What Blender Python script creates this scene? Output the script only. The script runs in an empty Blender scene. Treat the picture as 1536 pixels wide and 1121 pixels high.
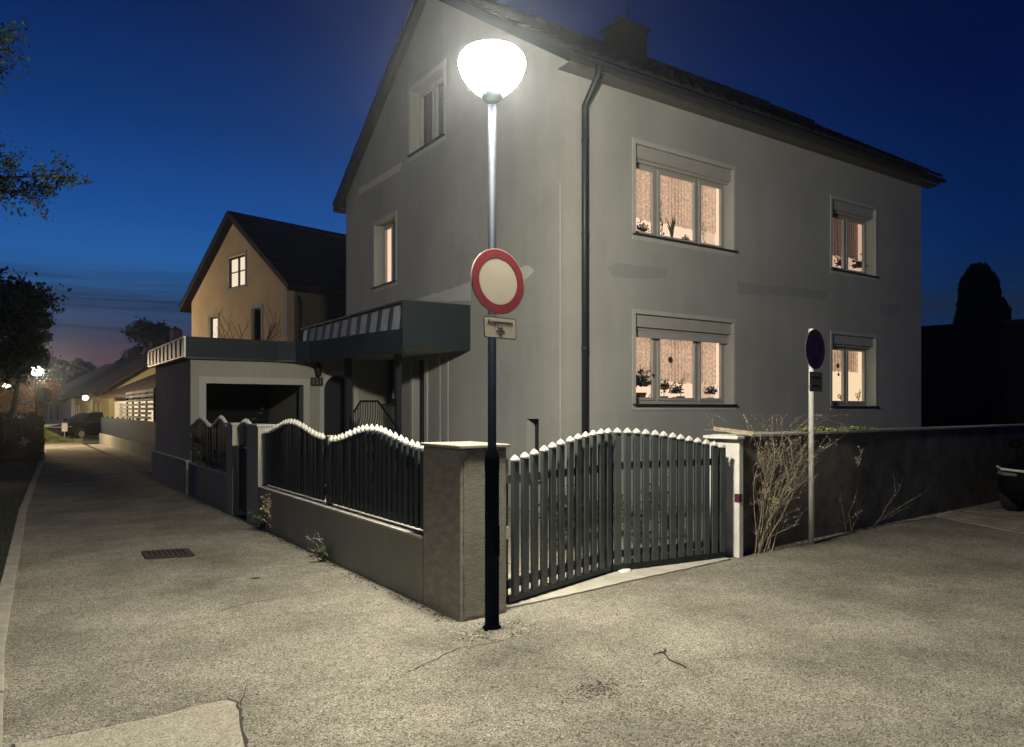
import bpy, bmesh, math, random
from mathutils import Vector, Matrix, noise
rnd = random.Random(7)
PI = math.pi
sc = bpy.context.scene
COL = sc.collection

# ------------------------------------------------------------ camera, world, light
TH = math.radians(34.04)
ST, CT = math.sin(TH), math.cos(TH)
F = 1115.0
CAMZ = 1.6
def W(u, v, Y):
    """photo pixel at camera depth Y -> world point"""
    x = (u - 768) / F * Y
    return Vector((x * CT + Y * ST, -x * ST + Y * CT, CAMZ - (v - 615) / F * Y))
def G(u, v, z=0.0):
    """photo pixel on the horizontal plane z"""
    return W(u, v, (CAMZ - z) * F / (v - 615))

cam_d = bpy.data.cameras.new('camera')
cam = bpy.data.objects.new('camera', cam_d)
COL.objects.link(cam)
cam.location = (0, 0, CAMZ)
cam.rotation_euler = (PI / 2, 0, -TH)
cam_d.sensor_width = 36
cam_d.lens = F / 1536 * 36
cam_d.shift_y = 54.5 / 1536
cam_d.clip_start = 0.05
cam_d.clip_end = 3000
sc.camera = cam

sc.view_settings.view_transform = 'Standard'
sc.view_settings.look = 'None'
sc.view_settings.gamma = 1
sc.view_settings.exposure = 0.0
sc.render.engine = 'CYCLES'
sc.cycles.use_denoising = True
sc.cycles.max_bounces = 6
sc.cycles.diffuse_bounces = 1
sc.cycles.sample_clamp_indirect = 4
sc.cycles.caustics_reflective = False
sc.cycles.caustics_refractive = False

world = bpy.data.worlds.new('World')
sc.world = world
world.use_nodes = True
nt = world.node_tree
nt.nodes.clear()
def N(t, kind, **kw):
    n = t.nodes.new(kind)
    for k, v in kw.items():
        setattr(n, k, v)
    return n
def setin(n, **kw):
    for k, v in kw.items():
        n.inputs[k].default_value = v
out = N(nt, 'ShaderNodeOutputWorld')
bg = N(nt, 'ShaderNodeBackground')
sky = N(nt, 'ShaderNodeTexSky', sky_type='NISHITA', sun_disc=False)
sky.sun_elevation = math.radians(-1.5)
sky.sun_rotation = math.radians(-4)
sky.air_density = 1.0
sky.ozone_density = 4.0
tc = N(nt, 'ShaderNodeTexCoord')
sep = N(nt, 'ShaderNodeSeparateXYZ')
nt.links.new(tc.outputs['Generated'], sep.inputs[0])
rampn = N(nt, 'ShaderNodeValToRGB')
cr = rampn.color_ramp
stops = [(0.0, (.050, .018, .024)), (0.050, (.098, .042, .050)), (0.078, (.066, .046, .072)),
         (0.100, (.036, .054, .110)), (0.135, (.020, .082, .21)), (0.18, (.016, .112, .36)), (0.24, (.009, .072, .29)),
         (0.33, (.004, .036, .165)), (0.45, (.002, .014, .082)), (0.60, (.001, .005, .038)), (1.0, (.0006, .002, .012))]
cr.elements[0].position = stops[0][0]; cr.elements[0].color = (*stops[0][1], 1)
cr.elements[1].position = stops[-1][0]; cr.elements[1].color = (*stops[-1][1], 1)
for p_, c_ in stops[1:-1]:
    e = cr.elements.new(p_); e.color = (*c_, 1)
nt.links.new(sep.outputs['Z'], rampn.inputs[0])
# second ramp: the side of the sky away from the sunset
ramp2 = N(nt, 'ShaderNodeValToRGB')
cr2 = ramp2.color_ramp
st2 = [(0.0, (.004, .020, .055)), (0.08, (.003, .024, .080)), (0.2, (.0012, .014, .080)), (0.36, (.0005, .005, .045)),
       (0.6, (.0003, .002, .018)), (1.0, (.0005, .003, .02))]
cr2.elements[0].position = 0; cr2.elements[0].color = (*st2[0][1], 1)
cr2.elements[1].position = 1; cr2.elements[1].color = (*st2[-1][1], 1)
for p_, c_ in st2[1:-1]:
    e = cr2.elements.new(p_); e.color = (*c_, 1)
nt.links.new(sep.outputs['Z'], ramp2.inputs[0])
dot = N(nt, 'ShaderNodeVectorMath', operation='DOT_PRODUCT')
sd = Vector((.08, 1, 0)).normalized()
dot.inputs[1].default_value = sd
nt.links.new(tc.outputs['Generated'], dot.inputs[0])
mr = N(nt, 'ShaderNodeMapRange')
mr.interpolation_type = 'SMOOTHSTEP'
setin(mr, **{'From Min': 0.42, 'From Max': 0.95, 'To Min': 0.0, 'To Max': 1.0})
nt.links.new(dot.outputs['Value'], mr.inputs['Value'])
mixs = N(nt, 'ShaderNodeMixRGB')
nt.links.new(mr.outputs[0], mixs.inputs[0])
nt.links.new(ramp2.outputs[0], mixs.inputs[1])
nt.links.new(rampn.outputs[0], mixs.inputs[2])
# long flat cloud streaks low over the horizon
mp = N(nt, 'ShaderNodeMapping')
setin(mp, Scale=(1.6, 1.6, 48.0), Rotation=(0.012, 0.03, 0))
nt.links.new(tc.outputs['Generated'], mp.inputs[0])
nz = N(nt, 'ShaderNodeTexNoise')
setin(nz, Scale=1.5, Detail=6.0, Roughness=0.6, Distortion=0.9)
nt.links.new(mp.outputs[0], nz.inputs['Vector'])
cl = N(nt, 'ShaderNodeMapRange')
cl.interpolation_type = 'SMOOTHSTEP'
setin(cl, **{'From Min': 0.40, 'From Max': 0.60, 'To Min': 0.0, 'To Max': 0.85})
nt.links.new(nz.outputs['Fac'], cl.inputs['Value'])
band = N(nt, 'ShaderNodeValToRGB')
bc = band.color_ramp
bc.elements[0].position = 0.0; bc.elements[0].color = (0, 0, 0, 1)
bc.elements[1].position = 0.185; bc.elements[1].color = (0, 0, 0, 1)
for p_, v_ in ((0.062, .0), (0.088, 1), (0.13, 1), (.16, .35)):
    e = bc.elements.new(p_); e.color = (v_, v_, v_, 1)
nt.links.new(sep.outputs['Z'], band.inputs[0])
mul = N(nt, 'ShaderNodeMath', operation='MULTIPLY')
nt.links.new(cl.outputs[0], mul.inputs[0])
nt.links.new(band.outputs[0], mul.inputs[1])
mixc = N(nt, 'ShaderNodeMixRGB')
mixc.inputs[2].default_value = (.011, .021, .043, 1)
nt.links.new(mul.outputs[0], mixc.inputs[0])
nt.links.new(mixs.outputs[0], mixc.inputs[1])
# a share of the physical twilight sky on top
skym = N(nt, 'ShaderNodeMixRGB', blend_type='ADD')
skym.inputs[0].default_value = 0.02
nt.links.new(mixc.outputs[0], skym.inputs[1])
nt.links.new(sky.outputs[0], skym.inputs[2])
nt.links.new(skym.outputs[0], bg.inputs[0])
bg.inputs[1].default_value = 1.0
nt.links.new(bg.outputs[0], out.inputs[0])

LAMP_L = 830.0     # radiance of the street lamp bowl

# ------------------------------------------------------------ materials
def mat(name, col, rough=0.8, metal=0.0, var=0.0, vscale=4.0, bump=0.0, bscale=60.0, spec=0.5, col2=None,
        stretch=None, detail=6.0, bdist=0.01):
    m = bpy.data.materials.new(name); m.use_nodes = True
    t = m.node_tree; b = t.nodes['Principled BSDF']
    setin(b, Roughness=rough, Metallic=metal)
    b.inputs['Specular IOR Level'].default_value = spec
    b.inputs['Base Color'].default_value = (*col, 1)
    tcn = N(t, 'ShaderNodeTexCoord')
    src = tcn.outputs['Object']
    if stretch:
        mpn = N(t, 'ShaderNodeMapping'); setin(mpn, Scale=stretch)
        t.links.new(src, mpn.inputs[0]); vsrc = mpn.outputs[0]
    else:
        vsrc = src
    if var > 0 or col2:
        nz = N(t, 'ShaderNodeTexNoise'); setin(nz, Scale=vscale, Detail=detail, Roughness=0.6)
        t.links.new(vsrc, nz.inputs['Vector'])
        mrn = N(t, 'ShaderNodeMapRange'); setin(mrn, **{'From Min': .32, 'From Max': .68})
        t.links.new(nz.outputs['Fac'], mrn.inputs['Value'])
        mx = N(t, 'ShaderNodeMixRGB')
        c2 = col2 if col2 else tuple(c * (1 - var) for c in col)
        c1 = col if col2 else tuple(min(1, c * (1 + var)) for c in col)
        mx.inputs[1].default_value = (*c2, 1); mx.inputs[2].default_value = (*c1, 1)
        t.links.new(mrn.outputs[0], mx.inputs[0])
        t.links.new(mx.outputs[0], b.inputs['Base Color'])
    if bump > 0:
        nb = N(t, 'ShaderNodeTexNoise'); setin(nb, Scale=bscale, Detail=4.0, Roughness=0.6)
        t.links.new(vsrc, nb.inputs['Vector'])
        bn = N(t, 'ShaderNodeBump'); setin(bn, Strength=bump, Distance=bdist)
        t.links.new(nb.outputs['Fac'], bn.inputs['Height'])
        t.links.new(bn.outputs[0], b.inputs['Normal'])
    return m
def emis(name, col, strength):
    m = bpy.data.materials.new(name); m.use_nodes = True
    t = m.node_tree; t.nodes.clear()
    o = N(t, 'ShaderNodeOutputMaterial'); e = N(t, 'ShaderNodeEmission')
    e.inputs[0].default_value = (*col, 1); e.inputs[1].default_value = strength
    t.links.new(e.outputs[0], o.inputs[0])
    return m

def asphalt(name, base, light, dark, big=0.16, seed=0.0):
    """speckled chippings: voronoi grains with their own tone, blotches, bump"""
    m = bpy.data.materials.new(name); m.use_nodes = True
    t = m.node_tree; b = t.nodes['Principled BSDF']
    setin(b, Roughness=1.0); b.inputs['Specular IOR Level'].default_value = 0.04
    tcn = N(t, 'ShaderNodeTexCoord')
    v = N(t, 'ShaderNodeTexVoronoi'); setin(v, Scale=135.0)
    t.links.new(tcn.outputs['Object'], v.inputs['Vector'])
    sepc = N(t, 'ShaderNodeSeparateColor'); t.links.new(v.outputs['Color'], sepc.inputs[0])
    rp = N(t, 'ShaderNodeValToRGB')
    rp.color_ramp.elements[0].color = (*dark, 1); rp.color_ramp.elements[0].position = .08
    rp.color_ramp.elements[1].color = (*light, 1); rp.color_ramp.elements[1].position = .95
    e = rp.color_ramp.elements.new(.35); e.color = (*base, 1)
    e = rp.color_ramp.elements.new(.75); e.color = (*[c * 1.12 for c in base], 1)
    t.links.new(sepc.outputs[0], rp.inputs[0])
    n1 = N(t, 'ShaderNodeTexNoise'); setin(n1, Scale=0.9, Detail=7.0, Roughness=0.62)
    t.links.new(tcn.outputs['Object'], n1.inputs['Vector'])
    m1 = N(t, 'ShaderNodeMapRange'); setin(m1, **{'From Min': .3, 'From Max': .7, 'To Min': 1 - big * 1.6, 'To Max': 1 + big})
    t.links.new(n1.outputs['Fac'], m1.inputs['Value'])
    n2 = N(t, 'ShaderNodeTexNoise'); setin(n2, Scale=9.0, Detail=5.0, Roughness=0.7)
    t.links.new(tcn.outputs['Object'], n2.inputs['Vector'])
    m2 = N(t, 'ShaderNodeMapRange'); setin(m2, **{'From Min': .3, 'From Max': .7, 'To Min': .84, 'To Max': 1.1})
    t.links.new(n2.outputs['Fac'], m2.inputs['Value'])
    mm = N(t, 'ShaderNodeMath', operation='MULTIPLY')
    t.links.new(m1.outputs[0], mm.inputs[0]); t.links.new(m2.outputs[0], mm.inputs[1])
    vm = N(t, 'ShaderNodeVectorMath', operation='SCALE')
    t.links.new(rp.outputs[0], vm.inputs[0]); t.links.new(mm.outputs[0], vm.inputs['Scale'])
    t.links.new(vm.outputs[0], b.inputs['Base Color'])
    bn = N(t, 'ShaderNodeBump'); setin(bn, Strength=0.55, Distance=0.005)
    t.links.new(v.outputs['Distance'], bn.inputs['Height'])
    bn2 = N(t, 'ShaderNodeBump'); setin(bn2, Strength=0.35, Distance=0.05)
    t.links.new(n2.outputs['Fac'], bn2.inputs['Height'])
    t.links.new(bn.outputs[0], bn2.inputs['Normal'])
    t.links.new(bn2.outputs[0], b.inputs['Normal'])
    return m

M = {}
M['asphalt'] = asphalt('asphalt', (.245, .232, .192), (.43, .41, .345), (.085, .08, .064), .27)
M['asphalt_patch'] = asphalt('asphalt_patch', (.35, .33, .27), (.47, .445, .37), (.23, .215, .175), .08)
M['asphalt_far'] = mat('asphalt_far', (.13, .125, .11), .9, var=.2, vscale=3)
M['tar'] = mat('tar', (.035, .032, .028), .9, var=.4, vscale=20, bump=.5)
M['concrete'] = mat('concrete', (.42, .40, .34), .9, var=.18, vscale=5, bump=.35, bscale=90)
M['kerbstone'] = mat('kerbstone', (.30, .28, .23), .9, var=.25, vscale=8, bump=.5, bscale=70)
M['soil'] = mat('soil', (.020, .020, .014), .95, var=.4, vscale=3, bump=.8, bscale=25, bdist=.03)
M['grass'] = mat('grass', (.028, .045, .016), .8, var=.4, vscale=30)
def plaster(name, col, stain=.10):
    m = bpy.data.materials.new(name); m.use_nodes = True
    t = m.node_tree; b = t.nodes['Principled BSDF']
    setin(b, Roughness=.92); b.inputs['Specular IOR Level'].default_value = .2
    tcn = N(t, 'ShaderNodeTexCoord')
    facs = []
    for sc_, lo, hi, st in ((0.55, 1 - stain, 1 + stain * .6, None), (3.5, .955, 1.03, (1, 1, .12)), (14, .975, 1.015, (1, 1, .06)), (26, .975, 1.02, None)):
        n = N(t, 'ShaderNodeTexNoise'); setin(n, Scale=sc_, Detail=6.0, Roughness=.6)
        if st:
            mp_ = N(t, 'ShaderNodeMapping'); setin(mp_, Scale=st)
            t.links.new(tcn.outputs['Object'], mp_.inputs[0]); t.links.new(mp_.outputs[0], n.inputs['Vector'])
        else:
            t.links.new(tcn.outputs['Object'], n.inputs['Vector'])
        r = N(t, 'ShaderNodeMapRange'); setin(r, **{'From Min': .33, 'From Max': .67, 'To Min': lo, 'To Max': hi})
        t.links.new(n.outputs['Fac'], r.inputs['Value']); facs.append(r.outputs[0])
    cur = facs[0]
    for f_ in facs[1:]:
        mm = N(t, 'ShaderNodeMath', operation='MULTIPLY'); t.links.new(cur, mm.inputs[0]); t.links.new(f_, mm.inputs[1]); cur = mm.outputs[0]
    vm = N(t, 'ShaderNodeVectorMath', operation='SCALE'); vm.inputs[0].default_value = col
    t.links.new(cur, vm.inputs['Scale']); t.links.new(vm.outputs[0], b.inputs['Base Color'])
    nb = N(t, 'ShaderNodeTexNoise'); setin(nb, Scale=120.0, Detail=3.0)
    t.links.new(tcn.outputs['Object'], nb.inputs['Vector'])
    bn = N(t, 'ShaderNodeBump'); setin(bn, Strength=.25, Distance=.004)
    t.links.new(nb.outputs['Fac'], bn.inputs['Height']); t.links.new(bn.outputs[0], b.inputs['Normal'])
    return m
M['plaster'] = plaster('plaster', (.445, .457, .43), .15)
M['plaster_trim'] = plaster('plaster_trim', (.55, .555, .52), .06)
M['plaster_patch'] = plaster('plaster_patch', (.66, .67, .63), .08)
M['plaster_damp'] = plaster('plaster_damp', (.375, .387, .375), .10)
M['garage_plaster'] = plaster('garage_plaster', (.42, .42, .36), .12)
M['plinth'] = plaster('plinth', (.33, .33, .28), .2)
M['pillar'] = mat('pillar_render', (.32, .305, .255), .95, var=.22, vscale=9, bump=.9, bscale=55, stretch=(1, 1, 2.2), bdist=.012)
M['combed'] = mat('combed_render', (.34, .325, .27), .95, var=.30, vscale=22, bump=1.0, bscale=60, stretch=(1, 1, 5), bdist=.02)
M['wall_dark'] = mat('old_wall_render', (.155, .148, .12), .95, var=.4, vscale=3.0, bump=.8, bscale=35, bdist=.012)
M['stone_cap'] = mat('stone_cap', (.50, .48, .42), .8, var=.15, vscale=12, bump=.2)
M['white_paint'] = mat('white_paint', (.72, .71, .65), .55, var=.10, vscale=6)
M['roof'] = mat('roof_tile', (.020, .019, .022), .75, var=.3, vscale=9)
M['roof_far'] = mat('roof_far', (.06, .04, .035), .85, var=.3, vscale=3)
M['chimney'] = mat('chimney_render', (.045, .043, .042), .9, var=.25, vscale=6, bump=.4)
M['timber'] = mat('soffit_board', (.10, .095, .09), .7, var=.15, vscale=5)
M['metal_dark'] = mat('fence_metal', (.020, .030, .038), .5, .0, var=.25, vscale=7, spec=.35)
M['gate_metal'] = mat('gate_metal', (.060, .072, .074), .42, .0, var=.28, vscale=8, stretch=(1, 1, .3), spec=.5)
M['pole_metal'] = mat('pole_paint', (.002, .0045, .009), .6, .0, var=.3, vscale=10, spec=.04)
M['galv'] = mat('galvanised', (.55, .55, .52), .45, .6, var=.12, vscale=12)
M['fascia'] = mat('sheet_metal_dark', (.022, .034, .042), .6, .0, var=.12, vscale=1.2, spec=.25)
M['fascia_light'] = mat('sheet_metal_pale', (.55, .56, .60), .5, .1, var=.2, vscale=3)
M['fascia_lit'] = mat('sheet_metal_lit', (.66, .64, .58), .45, .3, var=.1, vscale=3)
M['pipe'] = mat('pipe_paint', (.030, .038, .046), .45, .3)
M['finial'] = mat('white_finial', (.60, .59, .54), .5, var=.05)
M['frame'] = mat('window_frame', (.46, .455, .42), .5, var=.06, vscale=5)
M['frame_dark'] = mat('dark_frame', (.020, .020, .022), .5)
M['sill'] = mat('sill_metal', (.055, .055, .055), .5, .5)
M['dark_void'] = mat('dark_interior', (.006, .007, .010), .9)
M['door_dark'] = mat('door_paint', (.012, .015, .024), .5)
M['iron'] = mat('wrought_iron', (.015, .018, .022), .5, .4)
M['sign_red'] = mat('sign_red', (.36, .055, .065), .45, var=.12, vscale=9)
M['sign_white'] = mat('sign_white', (.82, .75, .60), .5, var=.06, vscale=5)
M['sign_edge'] = mat('sign_edge', (.62, .60, .56), .5)
M['sign_blue'] = mat('sign_blue', (.012, .014, .10), .45)
M['sign_dullred'] = mat('sign_dullred', (.10, .012, .05), .5)
M['sign_grey'] = mat('sign_grey', (.16, .16, .13), .7, var=.3, vscale=18)
M['ink'] = mat('sign_ink', (.030, .025, .022), .7)
M['pot'] = mat('clay_pot', (.10, .055, .035), .8, var=.2)
M['houseplant'] = mat('houseplant_leaf', (.030, .040, .015), .6, var=.4, vscale=30)
M['flower'] = mat('flower_red', (.22, .06, .03), .6)
M['bark'] = mat('bark', (.055, .045, .035), .95, var=.4, vscale=20, bump=.8, bscale=30)
M['leaf_dark'] = mat('leaf_dark', (.022, .040, .016), .65, var=.55, vscale=1.4)
M['leaf_mid'] = mat('leaf_mid', (.060, .085, .030), .65, var=.5, vscale=2.0)
M['leaf_autumn'] = mat('leaf_autumn', (.20, .11, .05), .7, var=.45, vscale=1.6)
M['leaf_pale'] = mat('leaf_pale', (.22, .25, .09), .7, var=.4, vscale=3)
M['conifer'] = mat('conifer', (.012, .022, .012), .8, var=.5, vscale=2)
M['dry_twig'] = mat('dry_twig', (.34, .29, .21), .9, var=.35, vscale=14)
M['dry_leaf'] = mat('dry_leaf', (.36, .30, .20), .9, var=.45, vscale=9)
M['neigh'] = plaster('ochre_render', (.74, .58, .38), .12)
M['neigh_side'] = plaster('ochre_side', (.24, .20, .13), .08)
M['white_wall'] = plaster('white_render', (.66, .66, .64), .08)
M['yellow_wall'] = plaster('yellow_render', (.66, .58, .30), .08)
M['slat'] = mat('slat_wood', (.55, .52, .45), .7, var=.25, vscale=8)
M['hedge'] = mat('hedge_leaf', (.006, .010, .005), .8, var=.5, vscale=3)
M['car_paint'] = mat('car_paint', (.003, .0035, .004), .65, .0, spec=.06)
M['tyre'] = mat('tyre', (.012, .012, .012), .85)
M['chrome'] = mat('chrome', (.85, .85, .82), .35, .4)  # pale, partly diffuse: the lamp's reflection is put into the colour
M['car_glass'] = mat('car_glass', (.006, .007, .008), .3, spec=.3)
M['head_glass'] = mat('headlamp', (.22, .23, .24), .12, .4, spec=.9)
M['stone'] = mat('pebble', (.42, .40, .33), .9, var=.3, vscale=15)
M['iron_cover'] = mat('drain_iron', (.045, .040, .035), .8, .3, var=.4, vscale=30, bump=.6)
M['paver'] = mat('paver', (.26, .24, .19), .9, var=.3, vscale=2.5, bump=.4)
M['gravel'] = asphalt('garden_gravel', (.30, .285, .23), (.60, .57, .48), (.10, .09, .07), .2)
M['lamp_glow'] = emis('lamp_bowl_glow', (1.0, .92, .75), LAMP_L)
M['far_glow'] = emis('far_lamp_glow', (1.0, .76, .46), 850.0)
M['far_glow_white'] = emis('far_lamp_white', (.85, .95, 1.0), 1100.0)
M['room'] = emis('lit_room_wall', (1.0, .70, .49), 1.12)  # room walls and blinds glow themselves, standing in for indoor lamps
M['room_dim'] = emis('lit_room_wall_dim', (1.0, .66, .46), .66)
M['room_warm'] = emis('lit_room_wall_warm', (1.0, .74, .46), 1.05)
M['room_far'] = emis('lit_blind', (1.0, .84, .62), .95)
M['added_glow'] = emis('added_light', (1.0, .84, .52), 50.0)

def curtain_mat(name, col, trans, pat):
    m = bpy.data.materials.new(name); m.use_nodes = True
    t = m.node_tree; t.nodes.clear()
    o = N(t, 'ShaderNodeOutputMaterial')
    tr = N(t, 'ShaderNodeBsdfTranslucent'); df = N(t, 'ShaderNodeBsdfDiffuse'); tp = N(t, 'ShaderNodeBsdfTransparent')
    df.inputs[0].default_value = (*col, 1)
    tcn = N(t, 'ShaderNodeTexCoord')
    nz = N(t, 'ShaderNodeTexNoise'); setin(nz, Scale=22.0, Detail=4.0)
    t.links.new(tcn.outputs['Object'], nz.inputs['Vector'])
    r = N(t, 'ShaderNodeMapRange'); setin(r, **{'From Min': .38, 'From Max': .62, 'To Min': 1 - pat, 'To Max': 1.0})
    t.links.new(nz.outputs['Fac'], r.inputs['Value'])
    vm = N(t, 'ShaderNodeVectorMath', operation='SCALE'); vm.inputs[0].default_value = col
    t.links.new(r.outputs[0], vm.inputs['Scale']); t.links.new(vm.outputs[0], tr.inputs[0])
    m1 = N(t, 'ShaderNodeMixShader'); m1.inputs[0].default_value = .75
    t.links.new(df.outputs[0], m1.inputs[1]); t.links.new(tr.outputs[0], m1.inputs[2])
    m2 = N(t, 'ShaderNodeMixShader'); m2.inputs[0].default_value = trans
    t.links.new(m1.outputs[0], m2.inputs[1]); t.links.new(tp.outputs[0], m2.inputs[2])
    t.links.new(m2.outputs[0], o.inputs[0])
    return m
M['curtain'] = curtain_mat('net_curtain', (.98, .82, .72), .26, .60)
M['drape'] = curtain_mat('side_drape', (.98, .90, .80), .42, .15)
M['curtain_dark'] = curtain_mat('grey_curtain', (.35, .30, .28), .08, .4)
def glass_mat():
    m = bpy.data.materials.new('window_glass'); m.use_nodes = True
    t = m.node_tree; t.nodes.clear()
    o = N(t, 'ShaderNodeOutputMaterial'); tp = N(t, 'ShaderNodeBsdfTransparent'); gl = N(t, 'ShaderNodeBsdfGlossy')
    setin(gl, Roughness=.02)
    lw = N(t, 'ShaderNodeLayerWeight'); setin(lw, Blend=.5)
    pw = N(t, 'ShaderNodeMath', operation='POWER'); pw.inputs[1].default_value = 4.0
    fr = N(t, 'ShaderNodeMath', operation='MULTIPLY_ADD'); fr.inputs[1].default_value = .6; fr.inputs[2].default_value = .04
    t.links.new(lw.outputs['Facing'], pw.inputs[0]); t.links.new(pw.outputs[0], fr.inputs[0])
    mx = N(t, 'ShaderNodeMixShader')
    t.links.new(fr.outputs[0], mx.inputs[0]); t.links.new(tp.outputs[0], mx.inputs[1]); t.links.new(gl.outputs[0], mx.inputs[2])
    t.links.new(mx.outputs[0], o.inputs[0])
    return m
M['glass'] = glass_mat()

# ------------------------------------------------------------ mesh helpers
OFF = {}     # world offset of each thing root
class MB:
    def __init__(s): s.v = []; s.f = []
    def add(s, vs, fs):
        o = len(s.v); s.v += [Vector(p) for p in vs]; s.f += [tuple(i + o for i in f) for f in fs]; return s
    def box(s, x0, x1, y0, y1, z0, z1):
        return s.add([(x0, y0, z0), (x1, y0, z0), (x1, y1, z0), (x0, y1, z0), (x0, y0, z1), (x1, y0, z1), (x1, y1, z1), (x0, y1, z1)],
              [(0, 3, 2, 1), (4, 5, 6, 7), (0, 1, 5, 4), (1, 2, 6, 5), (2, 3, 7, 6), (3, 0, 4, 7)])
    def obox(s, o, a, b, c):
        """oriented box from corner o with edge vectors a,b,c"""
        o, a, b, c = map(Vector, (o, a, b, c))
        return s.add([o, o + a, o + a + b, o + b, o + c, o + a + c, o + a + b + c, o + b + c],
              [(0, 3, 2, 1), (4, 5, 6, 7), (0, 1, 5, 4), (1, 2, 6, 5), (2, 3, 7, 6), (3, 0, 4, 7)])
    def prism(s, pts, d):
        pts = [Vector(p) for p in pts]; n = len(pts); d = Vector(d)
        return s.add(pts + [p + d for p in pts], [tuple(range(n))[::-1], tuple(range(n, 2 * n))] +
              [(i, (i + 1) % n, n + (i + 1) % n, n + i) for i in range(n)])
    def poly(s, pts): return s.add(pts, [tuple(range(len(pts)))])
    def tube(s, path, r, n=8, cap=True):
        path = [Vector(p) for p in path]; k = len(path)
        rs = r if isinstance(r, (list, tuple)) else [r] * k
        vs = []; up = None
        for i, p in enumerate(path):
            d = (path[min(i + 1, k - 1)] - path[max(i - 1, 0)])
            if d.length < 1e-9: d = Vector((0, 0, 1))
            d.normalize()
            if up is None:
                up = d.orthogonal().normalized()
            else:
                up = (up - d * up.dot(d))
                up = up.normalized() if up.length > 1e-6 else d.orthogonal().normalized()
            w = d.cross(up)
            for j in range(n):
                a = 2 * PI * j / n
                vs.append(p + (up * math.cos(a) + w * math.sin(a)) * rs[i])
        fs = [(i * n + j, i * n + (j + 1) % n, (i + 1) * n + (j + 1) % n, (i + 1) * n + j) for i in range(k - 1) for j in range(n)]
        if cap: fs += [tuple(range(n))[::-1], tuple((k - 1) * n + j for j in range(n))]
        return s.add(vs, fs)
    def lathe(s, prof, c=(0, 0, 0), n=32):
        vs = []; c = Vector(c)
        for r, z in prof:
            for j in range(n):
                a = 2 * PI * j / n; vs.append(c + Vector((r * math.cos(a), r * math.sin(a), z)))
        k = len(prof)
        fs = [(i * n + j, i * n + (j + 1) % n, (i + 1) * n + (j + 1) % n, (i + 1) * n + j) for i in range(k - 1) for j in range(n)]
        fs += [tuple(range(n))[::-1], tuple((k - 1) * n + j for j in range(n))]
        return s.add(vs, fs)
    def xf(s, m):
        s.v = [m @ p for p in s.v]; return s
    def build(s, name, m, parent=None, local=False, smooth=False, bevel=0.0):
        off = Vector((0, 0, 0)) if (local or parent is None) else OFF.get(parent.name, Vector((0, 0, 0)))
        me = bpy.data.meshes.new(name)
        me.from_pydata([tuple(p - off) for p in s.v], [], s.f)
        me.validate(); me.update()
        bm = bmesh.new(); bm.from_mesh(me)
        if len(bm.faces) < 4000: bmesh.ops.recalc_face_normals(bm, faces=bm.faces)
        bm.to_mesh(me); bm.free()
        if smooth:
            for p in me.polygons: p.use_smooth = True
        o = bpy.data.objects.new(name, me); COL.objects.link(o)
        me.materials.append(m)
        if parent:
            o.parent = parent
            if not local: OFF[o.name] = off
        if bevel:
            bv = o.modifiers.new('bevel', 'BEVEL'); bv.width = bevel; bv.segments = 2; bv.limit_method = 'ANGLE'
        return o
def tag(o, label, cat, group=None, kind=None):
    o['label'] = label; o['category'] = cat
    if group: o['group'] = group
    if kind: o['kind'] = kind
    return o
def struct(o, kind='structure', label=None, cat=None):
    o['kind'] = kind
    if label: o['label'] = label
    if cat: o['category'] = cat
    return o
def thing(name, loc, label, cat, group=None, rz=0.0):
    o = bpy.data.objects.new(name, None); COL.objects.link(o)
    o.empty_display_size = .2
    o.location = loc; o.rotation_euler = (0, 0, rz)
    OFF[o.name] = Vector(loc)
    return tag(o, label, cat, group)

def slab(mb, outline, holes, o, a, n, th):
    """wall slab with real openings; outline/holes in (u, z); o+u*a+z*Z, thickness th along n"""
    cu = bpy.data.curves.new('tmp', 'CURVE'); cu.dimensions = '2D'; cu.fill_mode = 'BOTH'; cu.extrude = th / 2
    for pts in [outline] + holes:
        sp = cu.splines.new('POLY'); sp.points.add(len(pts) - 1); sp.use_cyclic_u = True
        for i, (x, y) in enumerate(pts): sp.points[i].co = (x, y, 0, 1)
    ob = bpy.data.objects.new('tmp', cu); COL.objects.link(ob)
    me = bpy.data.meshes.new_from_object(ob.evaluated_get(bpy.context.evaluated_depsgraph_get()))
    o, a, n = Vector(o), Vector(a), Vector(n)
    vs = [o + a * v.co.x + Vector((0, 0, 1)) * v.co.y + n * (v.co.z + th / 2) for v in me.vertices]
    mb.add(vs, [tuple(p.vertices) for p in me.polygons])
    bpy.data.objects.remove(ob); bpy.data.meshes.remove(me); bpy.data.curves.remove(cu)
    return mb
def rect(x0, x1, z0, z1): return [(x0, z0), (x1, z0), (x1, z1), (x0, z1)]
def rough_poly(pts, seg=.12, amp=.02, seed=0):
    """polygon outline broken into uneven short pieces (2D)"""
    r = random.Random(seed); out = []
    n = len(pts)
    for i in range(n):
        p, q = Vector(pts[i]), Vector(pts[(i + 1) % n]); L = (q - p).length; k = max(1, int(L / seg))
        for j in range(k):
            m = p.lerp(q, j / k)
            out.append(m + Vector((r.uniform(-amp, amp), r.uniform(-amp, amp))))
    return out

# ------------------------------------------------------------ ground
mb = MB(); mb.poly([(-400, -300, -.03), (400, -300, -.03), (400, 500, -.03), (-400, 500, -.03)])
struct(mb.build('ground', M['soil']))
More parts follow.
